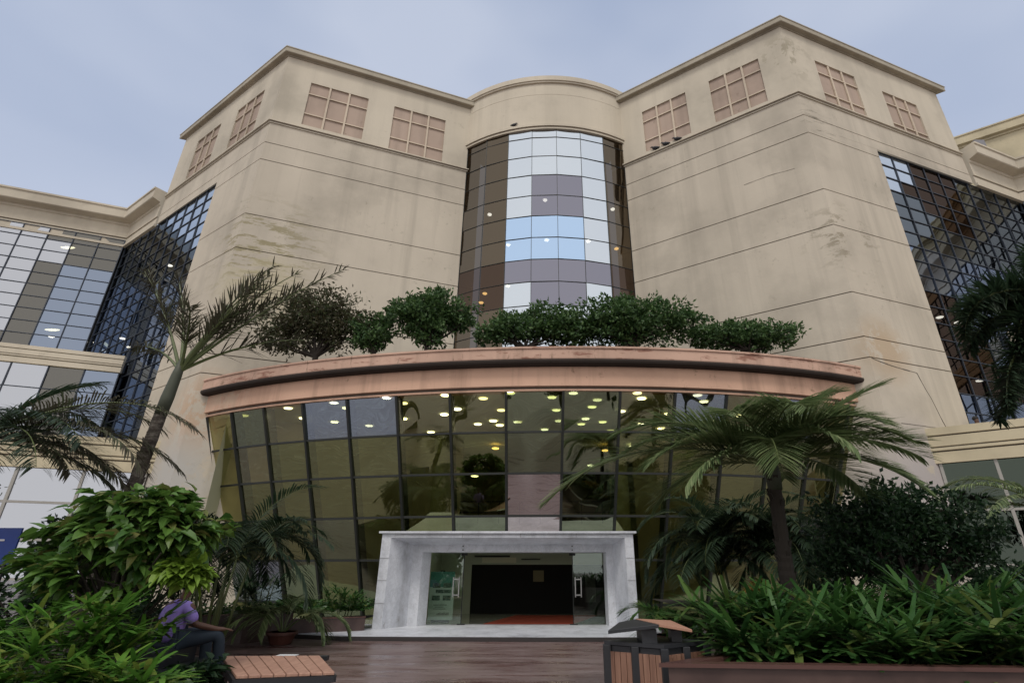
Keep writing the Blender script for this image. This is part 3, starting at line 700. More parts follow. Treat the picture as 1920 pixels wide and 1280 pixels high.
for i, (u, v) in enumerate(sorted(LAMPS, key=lambda q: q[1])):
    p = sight(u, v, Z=zc - .05)
    if p.y > 33.2: continue
    b_ = sum(1 for e in BAY if u >= e) ; k_ = cnt.get(b_, 0); cnt[b_] = k_ + 1
    ceiling_lamp(p, .145, .11, (lamp_y, lamp_w, lamp_y2, lamp_y, lamp_y3)[i % 5], 'ceiling light %s from the top in the %s pane column of the entrance' % (ORD[k_], ORD[b_]), 'ceiling lights in the entrance hall')
for x_, l_ in ((-2.6, 'left'), (.6, 'right')):  # fill lights added out of view to brighten the vestibule
    ceiling_lamp(Vector((x_, 19.6, 2.43)), .2, .2, lamp_y, l_ + ' fill light added out of view in the low ceiling inside the doors', 'fill lights added inside the doors')
for (u, v, mm_, lab) in ((929, 841, lamp_o, 'amber light left of centre in the second row of entrance panes'), (1178, 817, lamp_o, 'upper amber light right of centre in the second pane row'), (1186, 838, lamp_w, 'white light just below the right amber light in the second pane row'), (1135, 845, lamp_o, 'orange light in the middle of the second pane row, right of centre'), (1108, 873, lamp_w, 'lowest white light in the second row of entrance panes'), (890, 893, lamp_y, 'yellow light on the line between the second and third pane rows')):
    p = sight(u, v, Y=26.0); p.z = max(p.z, kz(1.2)); ceiling_lamp(p, .16, .2, mm_, lab, 'gallery lights in the entrance hall')
# lamps seen through the drum and the wing glass
for i, (u, v, t, mm_, lab) in enumerate(((1022, 376, .5, lamp_w, 'topmost lamp glowing in the middle of the curved glass front'), (918, 403, .2, lamp_w, 'lamp in the dark left strip of the curved glass, above the others there'),
        (1149, 393, .85, lamp_w, 'white lamp in the dark right strip of the curved glass'), (1156, 467, .85, lamp_o, 'amber lamp in the dark right strip of the curved glass'),
        (1025, 451, .5, lamp_w, 'lamp in the light-blue middle panes of the curved glass'), (1103, 453, .75, lamp_w, 'lamp right of the light-blue panes of the curved glass'),
        (953, 460, .3, lamp_w, 'faint lamp in the leftmost light-blue pane'), (952, 537, .3, lamp_y, 'yellow lamp below the grey panes of the curved glass'),
        (909, 551, .2, lamp_o, 'upper of two amber lamps low in the reflection-tinted panes'), (902, 568, .2, lamp_o, 'lower of two amber lamps low in the reflection-tinted panes'))):
    p = sight(u, v, Y=(drum_pt(t, -.55)[1]) * K); ceiling_lamp(p, .11, .12, mm_, lab)
for u, v, lng, lab in ((120, 460, 1, 'long tube light high in the left wing glass'), (90, 615, 1, 'long tube light above the left balcony band'), (88, 628, 0, 'short light just below the long tube above the left balcony band'),
                       (186, 508, 0, 'lamp in the middle of the left blue glass wall'), (311, 493, 0, 'lamp high in the left blue glass near the tower'),
                       (170, 640, 0, 'leftmost of three small lamps low in the left blue glass'), (222, 631, 0, 'middle of three small lamps low in the left blue glass'), (236, 648, 0, 'rightmost of three small lamps low in the left blue glass')):
    # distance to the glass plane behind which the lamp hangs
    X = (u - 1013) / 979.; s_ = (640 - v) / 979.; dx, dy = X, CT - s_ * ST
    pw, dw = (ICL, V2) if u < 150 else (ICL, V1)
    det = dx * (-dw[1]) + dw[0] * dy; t = (pw[0] * (-dw[1]) + dw[0] * pw[1]) / det
    p = Vector((dx * t, dy * t, (ST + s_ * CT) * t)) * K * 1.02 + Vector((0, 0, EYE)); p.y += .3
    ceiling_lamp(p, .42 if lng else .15, .13, lamp_y if lng else lamp_w, lab)
for u, v, lab in ((1768, 708, 'left lamp in the right wing glass above the cream band'), (1847, 710, 'right lamp in the right wing glass above the cream band'), (1771, 590, 'left lamp in the dark reflection of the right wing glass'), (1805, 600, 'right lamp in the dark reflection of the right wing glass')):
    X = (u - 1013) / 979.; s_ = (640 - v) / 979.; dx, dy = X, CT - s_ * ST
    det = dx * (-V2[1]) + V2[0] * dy; t = (GR[0] * (-V2[1]) + V2[0] * GR[1]) / det
    p = Vector((dx * t, dy * t, (ST + s_ * CT) * t)) * K * 1.02 + Vector((0, 0, EYE)); p.y += .3
    ceiling_lamp(p, .14, .12, lamp_w, lab)

# ------------------------------------------------------------------ plants
def leaf_mat(name, cols, rough=.45, transl=.32):
    m = bpy.data.materials.new(name); m.use_nodes = True; lk = m.node_tree.links; b = m.node_tree.nodes['Principled BSDF']
    g = nd(m, 'ShaderNodeNewGeometry'); c = ramp(m, g.outputs['Random Per Island'], [(i / (len(cols) - 1), q) for i, q in enumerate(cols)])
    lk.new(c, b.inputs['Base Color']); b.inputs['Roughness'].default_value = rough; b.inputs['Specular IOR Level'].default_value = .35
    t = nd(m, 'ShaderNodeBsdfTranslucent'); lk.new(c, t.inputs[0]); x = nd(m, 'ShaderNodeMixShader'); x.inputs[0].default_value = transl
    o = m.node_tree.nodes['Material Output']; lk.new(b.outputs[0], x.inputs[1]); lk.new(t.outputs[0], x.inputs[2]); lk.new(x.outputs[0], o.inputs[0])
    return m
lf_broad = leaf_mat('bright_green_leaf', [(.03, .075, .015), (.055, .13, .025), (.075, .16, .03), (.10, .20, .04), (.13, .25, .05), (.09, .18, .03), (.22, .20, .07)], .38)
lf_strap = leaf_mat('deep_green_strap_leaf', [(.018, .055, .015), (.028, .08, .02), (.045, .11, .026), (.06, .14, .03), (.035, .10, .025), (.05, .13, .03), (.15, .19, .05)], .38)
lf_strapl = leaf_mat('fresh_green_strap_leaf', [(.035, .10, .015), (.06, .16, .022), (.08, .20, .03), (.10, .24, .035), (.13, .27, .04), (.24, .28, .06)], .4)
lf_palm = leaf_mat('palm_leaflet', [(.085, .13, .05), (.16, .22, .09), (.28, .33, .16)], .5)
lf_palmd = leaf_mat('dark_palm_leaflet', [(.018, .035, .018), (.03, .055, .028), (.045, .075, .035)], .5)
lf_dry = leaf_mat('brownish_palm_leaflet', [(.05, .046, .03), (.085, .078, .05), (.075, .09, .045)], .6)
lf_shrub = leaf_mat('shrub_leaf', [(.025, .06, .02), (.045, .10, .03), (.07, .14, .045), (.11, .19, .06), (.06, .12, .04)], .45)
lf_brown = leaf_mat('brown_green_shrub_leaf', [(.05, .045, .022), (.075, .07, .035), (.07, .10, .04)], .5)
lf_dark = leaf_mat('dark_tree_leaf', [(.012, .032, .015), (.022, .055, .022), (.04, .085, .03)], .45)
lf_yell = leaf_mat('yellow_leaf', [(.25, .26, .06), (.35, .3, .08), (.4, .22, .06)], .5)
lf_lime = leaf_mat('lime_leaf', [(.16, .28, .03), (.22, .34, .05), (.14, .24, .03)], .5)
lf_far = leaf_mat('background_leaf', [(.03, .06, .02), (.05, .09, .03), (.07, .11, .035)], .6)
bark = mat('grey_brown_bark', (.10, .08, .06), .9); base(bark, ramp(bark, noise_on(bark, 5, 5, .7, (1, 1, 3)), [(.35, (.035, .028, .022)), (.5, (.09, .075, .06)), (.66, (.22, .20, .17))])); bump(bark, noise_on(bark, 12, 5, .7, (1, 1, 4)), .6, .03)
dbark = mat('dark_bark', (.035, .028, .022), .9)
shaft_m = mat('grey_green_crownshaft', (.06, .068, .045), .6)
rachis_m = mat('green_leaf_stalk', (.11, .14, .05), .5)
def rv(): 
    return Vector((random.gauss(0, 1), random.gauss(0, 1), random.gauss(0, 1))).normalized()
def small_leaf(mb, p, d, L_, W_):
    d = d.normalized(); s_ = d.cross(rv())
    if s_.length < .1: s_ = d.orthogonal()
    s_.normalize(); n = s_.cross(d); m_ = p + d * (L_ * .45) - n * (W_ * .15)
    mb.add([p, m_ + s_ * W_ / 2 + n * W_ * .2, p + d * L_, m_ - s_ * W_ / 2 + n * W_ * .2, m_], [(0, 4, 1), (4, 2, 1), (0, 3, 4), (4, 3, 2)])
def big_leaf(mb, p, d, up, L_, W_, droop=.25, mi=0):
    d = d.normalized(); s_ = d.cross(up)
    if s_.length < .05: s_ = d.orthogonal()
    s_.normalize(); n = s_.cross(d).normalized()
    if n.z < 0: n = -n
    c = [p, p + d * L_ * .28 - n * L_ * droop * .05, p + d * L_ * .62 - n * L_ * droop * .35, p + d * L_ - n * L_ * droop]
    f = .22 * W_
    l1, r1 = c[1] + s_ * W_ * .48 + n * f, c[1] - s_ * W_ * .48 + n * f
    l2, r2 = c[2] + s_ * W_ * .40 + n * f * .8, c[2] - s_ * W_ * .40 + n * f * .8
    mb.add(c + [l1, r1, l2, r2], [(0, 1, 4), (0, 5, 1), (1, 2, 6, 4), (1, 5, 7, 2), (2, 3, 6), (2, 7, 3)], mi)
def strap(mb, p, d, L_, W_, droop, n=3, blunt=.5):
    """a narrow leaflet bending under its weight"""
    d = d.normalized(); s_ = d.cross(Vector((0, 0, 1)))
    if s_.length < .1: s_ = d.orthogonal()
    s_.normalize(); q = p.copy(); vs = []; dd = d.copy()
    ws = [.45, 1, .85, blunt * .4] if n == 3 else [.5, 1, .2]
    for i in range(n + 1):
        vs += [q + s_ * W_ / 2 * ws[i], q - s_ * W_ / 2 * ws[i]]
        q = q + dd * (L_ / n); dd = (dd + Vector((0, 0, -droop / n))).normalized()
    mb.add(vs, [(2 * i, 2 * i + 1, 2 * i + 3, 2 * i + 2) for i in range(n)])
def frond(parent, base_p, azim, elev, length, droop, lmat, nl=60, ll=.35, lw=.03, plumose=False, gap=0.0, start=.2, ldroop=.5, rr=.022, fwd=.9, curl=0):
    """one palm leaf: stalk and leaflets in one mesh"""
    mb = MB(); p = Vector(base_p); e = elev; pts = [p.copy()]; dirs = []; n = 14; a = azim
    for i in range(n):
        d = Vector((math.cos(e) * math.cos(a), math.cos(e) * math.sin(a), math.sin(e))); dirs.append(d)
        p = p + d * length / n; pts.append(p.copy()); e -= droop / n * (1 + .6 * i / n); a += curl / n
    dirs.append(dirs[-1])
    mb.tube(pts, [rr * (1 - .85 * i / n) for i in range(n + 1)], 5, 0)
    for i in range(nl):
        t = start + (1 - start) * (i + random.random() * .6) / nl
        if t > .995: t = .995
        if gap and random.random() < gap: continue
        k = min(int(t * n), n - 1); f = t * n - k; q = pts[k].lerp(pts[k + 1], f); d = dirs[k]
        side = d.cross(Vector((0, 0, 1)))
        if side.length < .1: side = Vector((math.sin(a), -math.cos(a), 0))
        side.normalize(); up = side.cross(d).normalized()
        ls = ll * (.55 + .9 * math.sin(math.pi * min(1, .18 + t * .80))) * random.uniform(.85, 1.12)
        for sgn in (-1, 1):
            if plumose:
                for r_ in range(2):
                    th = random.uniform(-1.2, 1.3); v = side * sgn * math.cos(th) + up * math.sin(th)
                    strap(mb2 := mb, q, d * fwd * random.uniform(.7, 1.2) + v, ls * random.uniform(.7, 1), lw, ldroop * random.uniform(.3, 1.2), 2)
            else:
                v = side * sgn + up * random.uniform(.05, .35)
                strap(mb, q, d * fwd * (.5 + .9 * t) + v, ls, lw, ldroop * random.uniform(.6, 1.3), 3, .3)
    for k in range(len(mb.f)): mb.m[k] = 0
    nb = n * 5 + 2; mb.m = [0] * nb + [1] * (len(mb.f) - nb)
    return mb.build('frond', [rachis_m, lmat], parent)
def palm_trunk(parent, pts, rads, m=bark, rings=True):
    mb = MB(); q_ = [Vector(p) for p in pts]; rs_ = random.Random(len(pts) + int(q_[0].x * 10))
    for k in range(46):   # ragged old leaf bases
        t = rs_.random() * (len(q_) - 1.001); i = int(t); c = q_[i].lerp(q_[i + 1], t - i); r = lerp(rads[i], rads[i + 1], t - i); a = rs_.uniform(0, 6.28)
        d = Vector((math.cos(a), math.sin(a), 0)); mb.bar(c + d * r * .85, c + d * (r * 1.12 + .01) + Vector((0, 0, rs_.uniform(.05, .13))), r * rs_.uniform(.3, .8), .018, d); P_ = [Vector(p) for p in pts]; o = []; r = []
    for i in range(len(P_) - 1):
        n = 10
        for k in range(n):
            t = k / n; o.append(P_[i].lerp(P_[i + 1], t)); r.append(lerp(rads[i], rads[i + 1], t) * (1 + (.045 if k % 2 else -.03) * rings))
    o.append(P_[-1]); r.append(rads[-1]); mb.tube(o, r, 12); return mb.build('trunk', m, parent, smooth=False)
# --- left tall palm with ragged fronds
bp = Vector((-7.15, 9.0, .3)); tp = Vector((-6.62, 9.0, 5.2))
t = empty('palm_tree', bp, 'tall palm with ragged brownish fronds in front of the left tower', 'palm tree')
mid = bp.lerp(tp, .5) + Vector((.05, 0, 0)); sh0 = bp.lerp(tp, .78)
palm_trunk(t, [bp, bp.lerp(tp, .3) + Vector((-.04, 0, 0)), mid, sh0], [.15, .118, .10, .098])
mb = MB(); mb.tube([sh0, sh0.lerp(tp, .3), sh0.lerp(tp, .7), tp], [.10, .105, .085, .055], 12); mb.build('crownshaft', shaft_m, t, smooth=True)
for az_, el_, ln, dr, gp, lab in ((6, 50, 3.5, .25, .10, None), (2, 64, 2.9, .45, .15, None), (172, 62, 2.7, .12, .25, None), (150, 78, 1.9, .5, .2, None), (20, 40, 2.3, .5, .2, None), (165, 45, 1.5, .6, .2, None), (12, 74, 2.7, .3, .1, None), (170, 80, 2.3, .3, .1, None), (-12, 66, 2.4, .45, .15, None), (-25, 52, 2.2, .4, .1, None), (185, 66, 2.4, .2, .15, None), (8, 57, 2.6, .35, .1, None), (60, 80, 2.0, .9, .2, None), (-60, 70, 1.6, 1.2, .2, None), (110, 66, 1.7, .9, .2, None), (5, 76, 2.0, .9, .2, None)):
    frond(t, tp - Vector((0, 0, .25)), R(az_), R(el_), ln, dr, lf_dry, nl=32, ll=.34, lw=.026, plumose=True, gap=gp + .2, start=.3, ldroop=.25, rr=.034, fwd=1.1)
# --- far-left palm
bp = Vector((-9.3, 8.6, .2)); tp = Vector((-8.9, 8.2, 3.45))
t = empty('palm_tree', bp, 'dark feathery palm reaching in from the left edge over the leafy bush', 'palm tree')
palm_trunk(t, [bp, bp.lerp(tp, .5), tp], [.13, .11, .09], dbark)
for az_, el_, ln, dr in ((8, 40, 3.4, 1.1), (22, 26, 3.0, 1.0), (40, 52, 2.6, 1.2), (75, 60, 2.0, 1.2), (-12, 34, 2.3, 1.2), (-50, 40, 1.8, 1.3), (110, 50, 1.8, 1.1), (58, 68, 1.9, .7), (-5, 15, 2.0, 1.0), (160, 45, 1.8, 1.1), (15, 10, 2.6, .9), (-25, 20, 2.4, 1.1), (2, 28, 3.0, 1.2), (30, 5, 2.2, .8), (-40, 5, 1.9, .8), (68, 30, 2.2, 1.1), (-70, 10, 1.6, .9)):
    frond(t, tp, R(az_), R(el_), ln, dr, lf_dry if az_ in (8, 40, 2, 22, 15, -5) else lf_palmd, nl=64, ll=.48, lw=.026, plumose=False, gap=.03, start=.18, ldroop=.9, rr=.02, fwd=.8)
# --- right fan of a feather palm in front of the glass
bp = Vector((3.42, 8.0, .7)); tp = Vector((3.50, 8.0, 2.95))
t = empty('palm_tree', bp, 'feathery green palm with dark trunk in front of the right side of the entrance glass', 'palm tree')
palm_trunk(t, [bp, bp.lerp(tp, .25), bp.lerp(tp, .5), tp], [.17, .115, .10, .09], dbark)
mb = MB(); mb.tube([tp - Vector((0, 0, .25)), tp, tp + Vector((0, 0, .35))], [.10, .11, .05], 10); mb.build('crownshaft', shaft_m, t, smooth=True)
cr_ = tp + Vector((0, 0, .12))
for az_, el_, ln, dr in ((10, 40, 2.7, .35), (-14, 24, 2.1, .7), (38, 56, 1.9, 1.1), (176, 20, 3.6, 1.15), (160, 40, 2.3, 1.2), (-168, 30, 2.1, 1.3), (130, 58, 1.9, 1.4), (88, 66, 1.7, 1.5), (-95, 55, 1.9, 1.7), (-55, 48, 1.8, 1.5), (-130, 52, 1.8, 1.5), (-30, 45, 1.9, 1.5), (60, 35, 1.8, 1.4), (2, 30, 2.5, 1.1), (25, 18, 2.2, 1.1), (-175, 40, 2.5, 1.2), (-40, 12, 1.9, 1.1), (-150, 15, 2.0, 1.2), (-75, 35, 1.8, 1.6), (-110, 30, 1.8, 1.6), (20, 60, 2.2, .9), (150, 15, 2.0, 1.2)):
    frond(t, cr_, R(az_), R(el_), ln, dr * .78, lf_palm, nl=100, ll=.50, lw=.027, plumose=False, start=.12, ldroop=.4, rr=.024, fwd=1.05)
# --- foxtail palm at the right edge
bp = Vector((8.1, 6.9, .2)); tp = Vector((7.9, 6.7, 5.0))
t = empty('palm_tree', bp, 'dense foxtail palm hanging in from the right edge before the glass wall', 'palm tree')
palm_trunk(t, [bp, tp], [.17, .12], bark)
for az_, el_, ln, dr in ((178, 42, 2.3, 1.7), (-176, -8, 2.5, 1.0), (165, -25, 2.2, .6), (-172, 22, 1.9, 1.6), (160, 30, 1.8, 1.4), (120, 60, 1.8, 1.2), (-150, 55, 1.8, 1.4), (60, 60, 1.8, 1.2), (0, 50, 1.8, 1.2), (-90, 55, 1.8, 1.3)):
    frond(t, tp, R(az_), R(el_), ln, dr, lf_palmd, nl=95, ll=.34, lw=.034, plumose=True, start=.22, ldroop=.3, rr=.035, fwd=.7)
# --- lighter palm further right behind
bp = Vector((10.6, 11.0, .2)); tp = Vector((10.3, 11.0, 2.7))
t = empty('palm_tree', bp, 'yellow-green palm at the right edge below the lower cream band', 'palm tree')
palm_trunk(t, [bp, tp], [.12, .09], bark)
for az_, el_, ln, dr in ((176, 42, 2.4, 1.2), (-165, 30, 2.2, 1.3), (160, 22, 2.0, 1.1), (140, 60, 2.0, 1.3), (-120, 50, 1.8, 1.3), (-90, 60, 1.6, 1.4), (40, 50, 2, 1.2), (0, 40, 2, 1.2), (-40, 55, 1.6, 1.4)):
    frond(t, tp, R(az_), R(el_), ln, dr, lf_palm, nl=55, ll=.36, lw=.03, start=.15, ldroop=1.0, rr=.022)
# --- clumping areca palms
def areca(p, label, h, spread, nst, lm, seed, group='clumping palms beside the entrance'):
    random.seed(seed); t = empty('areca_palm', p, label, 'areca palm', group)
    for k in range(nst):
        a = random.uniform(0, 2 * math.pi); r0 = random.uniform(.05, .35) * spread; q = Vector(p) + Vector((math.cos(a) * r0, math.sin(a) * r0 * .6, 0))
        hh = h * random.uniform(.35, .62); tpp = q + Vector((math.cos(a) * .35, math.sin(a) * .25, hh))
        mb = MB(); mb.tube([q, q.lerp(tpp, .5), tpp], [.035, .03, .02], 6); mb.build('stem', rachis_m, t, smooth=True)
        for j in range(7):
            az_ = a + random.uniform(-1.9, 1.9); frond(t, tpp, az_, R(random.uniform(25, 78)), h * random.uniform(.42, .62) * spread / 1.3, random.uniform(1.1, 1.7), lm, nl=40, ll=.44, lw=.038, start=.12, ldroop=.7, rr=.016)
areca((-6.9, 12.3, .3), 'dark areca palm clump between the leafy bush and the entrance glass', 3.5, 1.6, 7, lf_palmd, 3)
areca((-8.6, 12.6, .3), 'areca palm clump in front of the left tower base', 3.1, 1.3, 5, lf_palmd, 4)
areca((4.7, 13.6, .2), 'dark areca palm clump right of the marble portal', 3.4, 1.5, 8, lf_palmd, 5)
areca((6.2, 12.8, .2), 'dark areca palm clump behind the feathery palm trunk', 3.2, 1.7, 7, lf_palmd, 6)
areca((7.6, 12.9, .2), 'dark areca palm clump behind the round tree', 2.6, 1.5, 5, lf_palmd, 61)
# --- crowns of small leaves
def leafy(name, label, cat, base_p, lobes, lm, n, L_, W_, trunk=(.05, .03), group=None, seed=1, bm=dbark, multi=3, outw=.6, big=False):
    random.seed(seed); bp = Vector(base_p); t = empty(name, bp, label, cat, group); mb = MB()
    tot = sum(l[3] * l[4] * l[5] for l in lobes)
    twigs = MB(); lo = min(l[2] for l in lobes)
    for (x, y, z, rx, ry, rz) in lobes:
        c = Vector((x, y, z)); m_ = int(n * rx * ry * rz / tot); ncl = max(8, m_ // 22)
        cls = []
        for _ in range(ncl):
            d = rv(); r = random.random() ** .38 * random.uniform(.72, 1.28); cls.append(c + Vector((d.x * rx, d.y * ry, d.z * rz)) * r)
        for cc in cls:
            out = (cc - c); out = out.normalized() if out.length > 1e-3 else rv()
            if random.random() < .2: twigs.bar(c.lerp(cc, .1), cc, .012, .012)
            for _ in range(22):
                q = cc + Vector((random.gauss(0, .085 * rx + .03), random.gauss(0, .085 * ry + .03), random.gauss(0, .10 * rz + .02)))
                d = out * outw + rv() * .8 + Vector((0, 0, .1))
                if big: big_leaf(mb, q, d * Vector((1, 1, .5)) if False else Vector((d.x, d.y, d.z * .5 - .1)), Vector((random.gauss(0, .3), random.gauss(0, .3), 1)), L_ * random.uniform(.6, 1.1), W_ * random.uniform(.7, 1.1), random.uniform(.1, .5))
                else: small_leaf(mb, q, d, L_ * random.uniform(.7, 1.2), W_ * random.uniform(.7, 1.2))
    mb.build('crown', lm, t)
    tk = MB(); fork = bp + Vector((0, 0, max(.08, (lo - bp.z) * .55)))
    tk.tube([bp, fork], [trunk[0] * 1.15, trunk[0]], 8)
    for (x, y, z, rx, ry, rz) in lobes:
        for k in range(multi):
            e = Vector((x + random.uniform(-.6, .6) * rx, y + random.uniform(-.5, .5) * ry, z + random.uniform(-.1, .5) * rz))
            tk.tube([fork, fork.lerp(e, .45) + Vector((random.uniform(-.06, .06), 0, -.05)), e], [trunk[0] * .75, trunk[1], trunk[1] * .35], 6)
    tk.add(twigs.v, twigs.f); tk.build('trunk', bm, t, smooth=False)
    return t
zt = kz(5.2)
def shr(u, v, Y): q = sight(u, v, Y=Y); return q
def canopy_shrub(label, ub, Y, lobes, lm, n, seed, L_=.17, W_=.08, tr=(.07, .022)):
    """lobes: (u, v, half width px, half height px) measured, turned into real sizes at distance Y"""
    b = sight(ub, 640, Y=Y); out_ = []
    for i, (u, v, hw, hh) in enumerate(lobes):
        yy = Y + (i % 2) * .3; c = sight(u, v, Y=yy); t_ = (c - Vector((0, 0, EYE))).length
        px_ = sight(u + hw, v, Y=yy).x - c.x; pz = abs(sight(u, v - hh, Y=yy).z - c.z)
        out_.append((c.x, c.y, c.z, px_ * 1.08, px_ * .8, pz * 1.12))
    leafy('shrub', label, 'shrub', (b.x, Y, zt), out_, lm, int(n * 1.7), L_ * 1.15, W_ * 1.25, tr, 'shrubs growing on the entrance canopy', seed, outw=.5)
canopy_shrub('brownish round shrub at the left end of the canopy planter', 597, 18.9, [(595, 600, 85, 40), (540, 622, 60, 30), (655, 618, 60, 30), (600, 580, 60, 22), (510, 645, 28, 14)], lf_brown, 5200, 11, .15, .065, (.11, .03))
canopy_shrub('small low green shrub left of the tallest canopy shrub', 705, 18.6, [(700, 622, 38, 24), (720, 600, 22, 14), (690, 640, 30, 12)], lf_shrub, 1500, 12, .15, .07)
canopy_shrub('tallest bright green shrub on the canopy, left of the curved glass', 800, 18.4, [(795, 590, 52, 30), (835, 590, 50, 24), (800, 620, 40, 24), (825, 556, 26, 18), (765, 580, 34, 18), (868, 600, 24, 16)], lf_shrub, 4200, 13, .17, .08)
canopy_shrub('low dark shrub on the canopy below the curved glass', 985, 18.1, [(960, 618, 60, 20), (1020, 606, 55, 24), (920, 628, 30, 12), (1060, 618, 50, 22)], lf_shrub, 3800, 14, .17, .08)
canopy_shrub('widest bushy shrub right of the curved glass on the canopy', 1180, 18.1, [(1150, 605, 70, 34), (1220, 606, 75, 32), (1110, 612, 50, 28), (1285, 600, 45, 22), (1180, 580, 50, 16)], lf_shrub, 5200, 15, .17, .08)
canopy_shrub('flat spreading shrub at the right end of the canopy planter', 1400, 18.6, [(1370, 632, 65, 18), (1440, 634, 60, 18), (1320, 630, 40, 18), (1400, 622, 50, 12)], lf_shrub, 3600, 16, .15, .07)
# round dark tree on the right and broad-leaved bush on the left
leafy('small_tree', 'dark round-crowned small tree right of the feathery palm', 'tree', (5.9, 9.2, .4), [(5.3, 9.2, 2.2, .85, .8, .5), (6.3, 9.4, 2.45, 1.0, .8, .45), (6.9, 9.3, 2.2, .75, .7, .5), (5.1, 9.0, 1.75, .8, .6, .4), (6.0, 9.3, 2.75, .7, .6, .25), (6.6, 9.3, 1.8, .9, .6, .3)], lf_dark, 11000, .11, .055, (.09, .04), None, 21, outw=.4, multi=5)
leafy('broad_leaved_bush', 'bright broad-leaved bush behind the seated person on the left', 'bush', (-5.2, 7.2, .4), [(-5.3, 7.2, 2.2, .95, .6, .42), (-4.75, 7.1, 2.08, .58, .55, .42), (-5.9, 7.3, 1.85, .75, .55, .42), (-4.85, 7.0, 1.82, .5, .5, .28), (-5.3, 7.1, 2.5, .55, .45, .22), (-5.6, 7.0, 1.55, .7, .5, .3)], lf_broad, 2200, .25, .135, (.06, .025), None, 22, big=True, outw=.9, multi=5)
leafy('yellow_leaved_plant', 'small yellow-leaved plant at the foot of the feathery palm', 'plant', (3.25, 8.6, .5), [(3.2, 8.5, 1.40, .12, .1, .08), (3.36, 8.5, 1.30, .14, .1, .09)], lf_yell, 60, .10, .05, (.012, .006), None, 23, big=True)
leafy('lime_leaved_climber', 'lime-yellow leaves hanging over the head of the seated person', 'plant', (-4.9, 7.2, .4), [(-4.28, 7.0, 1.55, .11, .10, .08), (-4.40, 7.0, 1.62, .15, .1, .07)], lf_lime, 90, .20, .12, (.015, .008), None, 24, big=True)
leafy('hedge_shrub', 'dark shrub filling the gap between the blue banner and the tower base', 'shrub', (-9.2, 10.6, 0), [(-10.4, 10.6, .95, .9, .5, .95), (-9.2, 10.8, 1.0, .9, .5, .95), (-8.0, 11.0, 1.0, .9, .5, .9), (-11.6, 10.4, 1.1, .9, .5, 1.0)], lf_dark, 7500, .14, .07, (.05, .02), None, 25, multi=3)
leafy('hedge_shrub', 'dark shrub at the right edge below the yellow-green palm', 'shrub', (9.6, 10.4, 0), [(8.3, 10.4, 1.1, .9, .5, .7), (9.4, 10.4, 1.2, .9, .5, .8), (10.6, 10.2, 1.1, .9, .5, .8)], lf_dark, 4800, .14, .07, (.05, .02), None, 26, multi=3)
# --- lady palms (fan leaves)
def lady_palm(p, label, h, r, nst, lm, seed, fans=5, fl=.36, fw=.045):
    random.seed(seed); p = Vector(p); t = empty('lady_palm', p, label, 'lady palm', 'lady palms filling the planters'); st = MB(); fn = MB()
    for k in range(nst):
        a = random.uniform(0, 6.28); rr = r * math.sqrt(random.random()); q = p + Vector((math.cos(a) * rr * .7, math.sin(a) * rr * .5, 0))
        tpp = p + Vector((math.cos(a) * rr, math.sin(a) * rr * .75, h * random.uniform(.45, .95))); st.tube([q, q.lerp(tpp, .6), tpp], [.014, .012, .008], 5)
        for j in range(fans):
            z0_ = random.uniform(.45, 1.0); s0 = q.lerp(tpp, z0_); a2 = a + random.gauss(0, 1.3)
            e2 = R(random.uniform(-5, 50)); dd = Vector((math.cos(e2) * math.cos(a2), math.cos(e2) * math.sin(a2), math.sin(e2)))
            pe = s0 + dd * random.uniform(.12, .30); st.tube([s0, pe], [.006, .004], 4, cap=False)
            side = dd.cross(Vector((0, 0, 1))).normalized(); up = side.cross(dd).normalized(); nf = random.randint(7, 9); sc_ = random.uniform(.75, 1.15)
            tl_ = random.uniform(-.3, .5)
            for i in range(nf):
                th = R(lerp(-125, 125, i / (nf - 1)) + random.uniform(-5, 5)); v = dd * math.cos(th) + side * math.sin(th) + up * (tl_ * .5)
                strap(fn, pe, v, fl * sc_ * (1 - .25 * abs(th) / 1.8) * random.uniform(.88, 1.08), fw * sc_ * random.uniform(.85, 1.2), random.uniform(.15, .7), 3, 1.3)
    st.build('stems', rachis_m, t); fn.build('leaves', lm, t); return t
LP = [((2.25, 6.6, .8), 'lady palm at the left end of the right planter, nearest the litter bin', .42, .5, 14), ((3.05, 6.7, .8), 'lady palm below the feathery palm trunk in the right planter', .44, .5, 15),
      ((3.9, 6.5, .8), 'lady palm in the middle of the right planter', .45, .55, 16), ((4.7, 6.6, .8), 'tall lady palm below the dark round tree', .54, .55, 17),
      ((5.5, 6.4, .8), 'lady palm below the right half of the dark round tree', .50, .55, 16), ((6.3, 6.6, .8), 'lady palm at the right edge of the right planter', .52, .6, 14),
      ((2.2, 5.75, .75), 'low lady palm hanging over the left coping of the right planter', .36, .35, 10), ((3.2, 5.55, .75), 'low lady palm in the front row below the middle of the right planter', .34, .42, 12), ((4.3, 5.45, .75), 'low lady palm in the front row at the right corner of the photo', .4, .42, 12),
      ((3.6, 7.6, .8), 'back-row lady palm left of the dark round tree', .50, .5, 12), ((5.2, 7.7, .8), 'back-row lady palm directly below the dark round tree', .52, .5, 12)]
for i, (p, lab, h, r, n_) in enumerate(LP): lady_palm(p, lab, h, r, n_, lf_strap, 31 + i, fans=5, fl=.44, fw=.052)
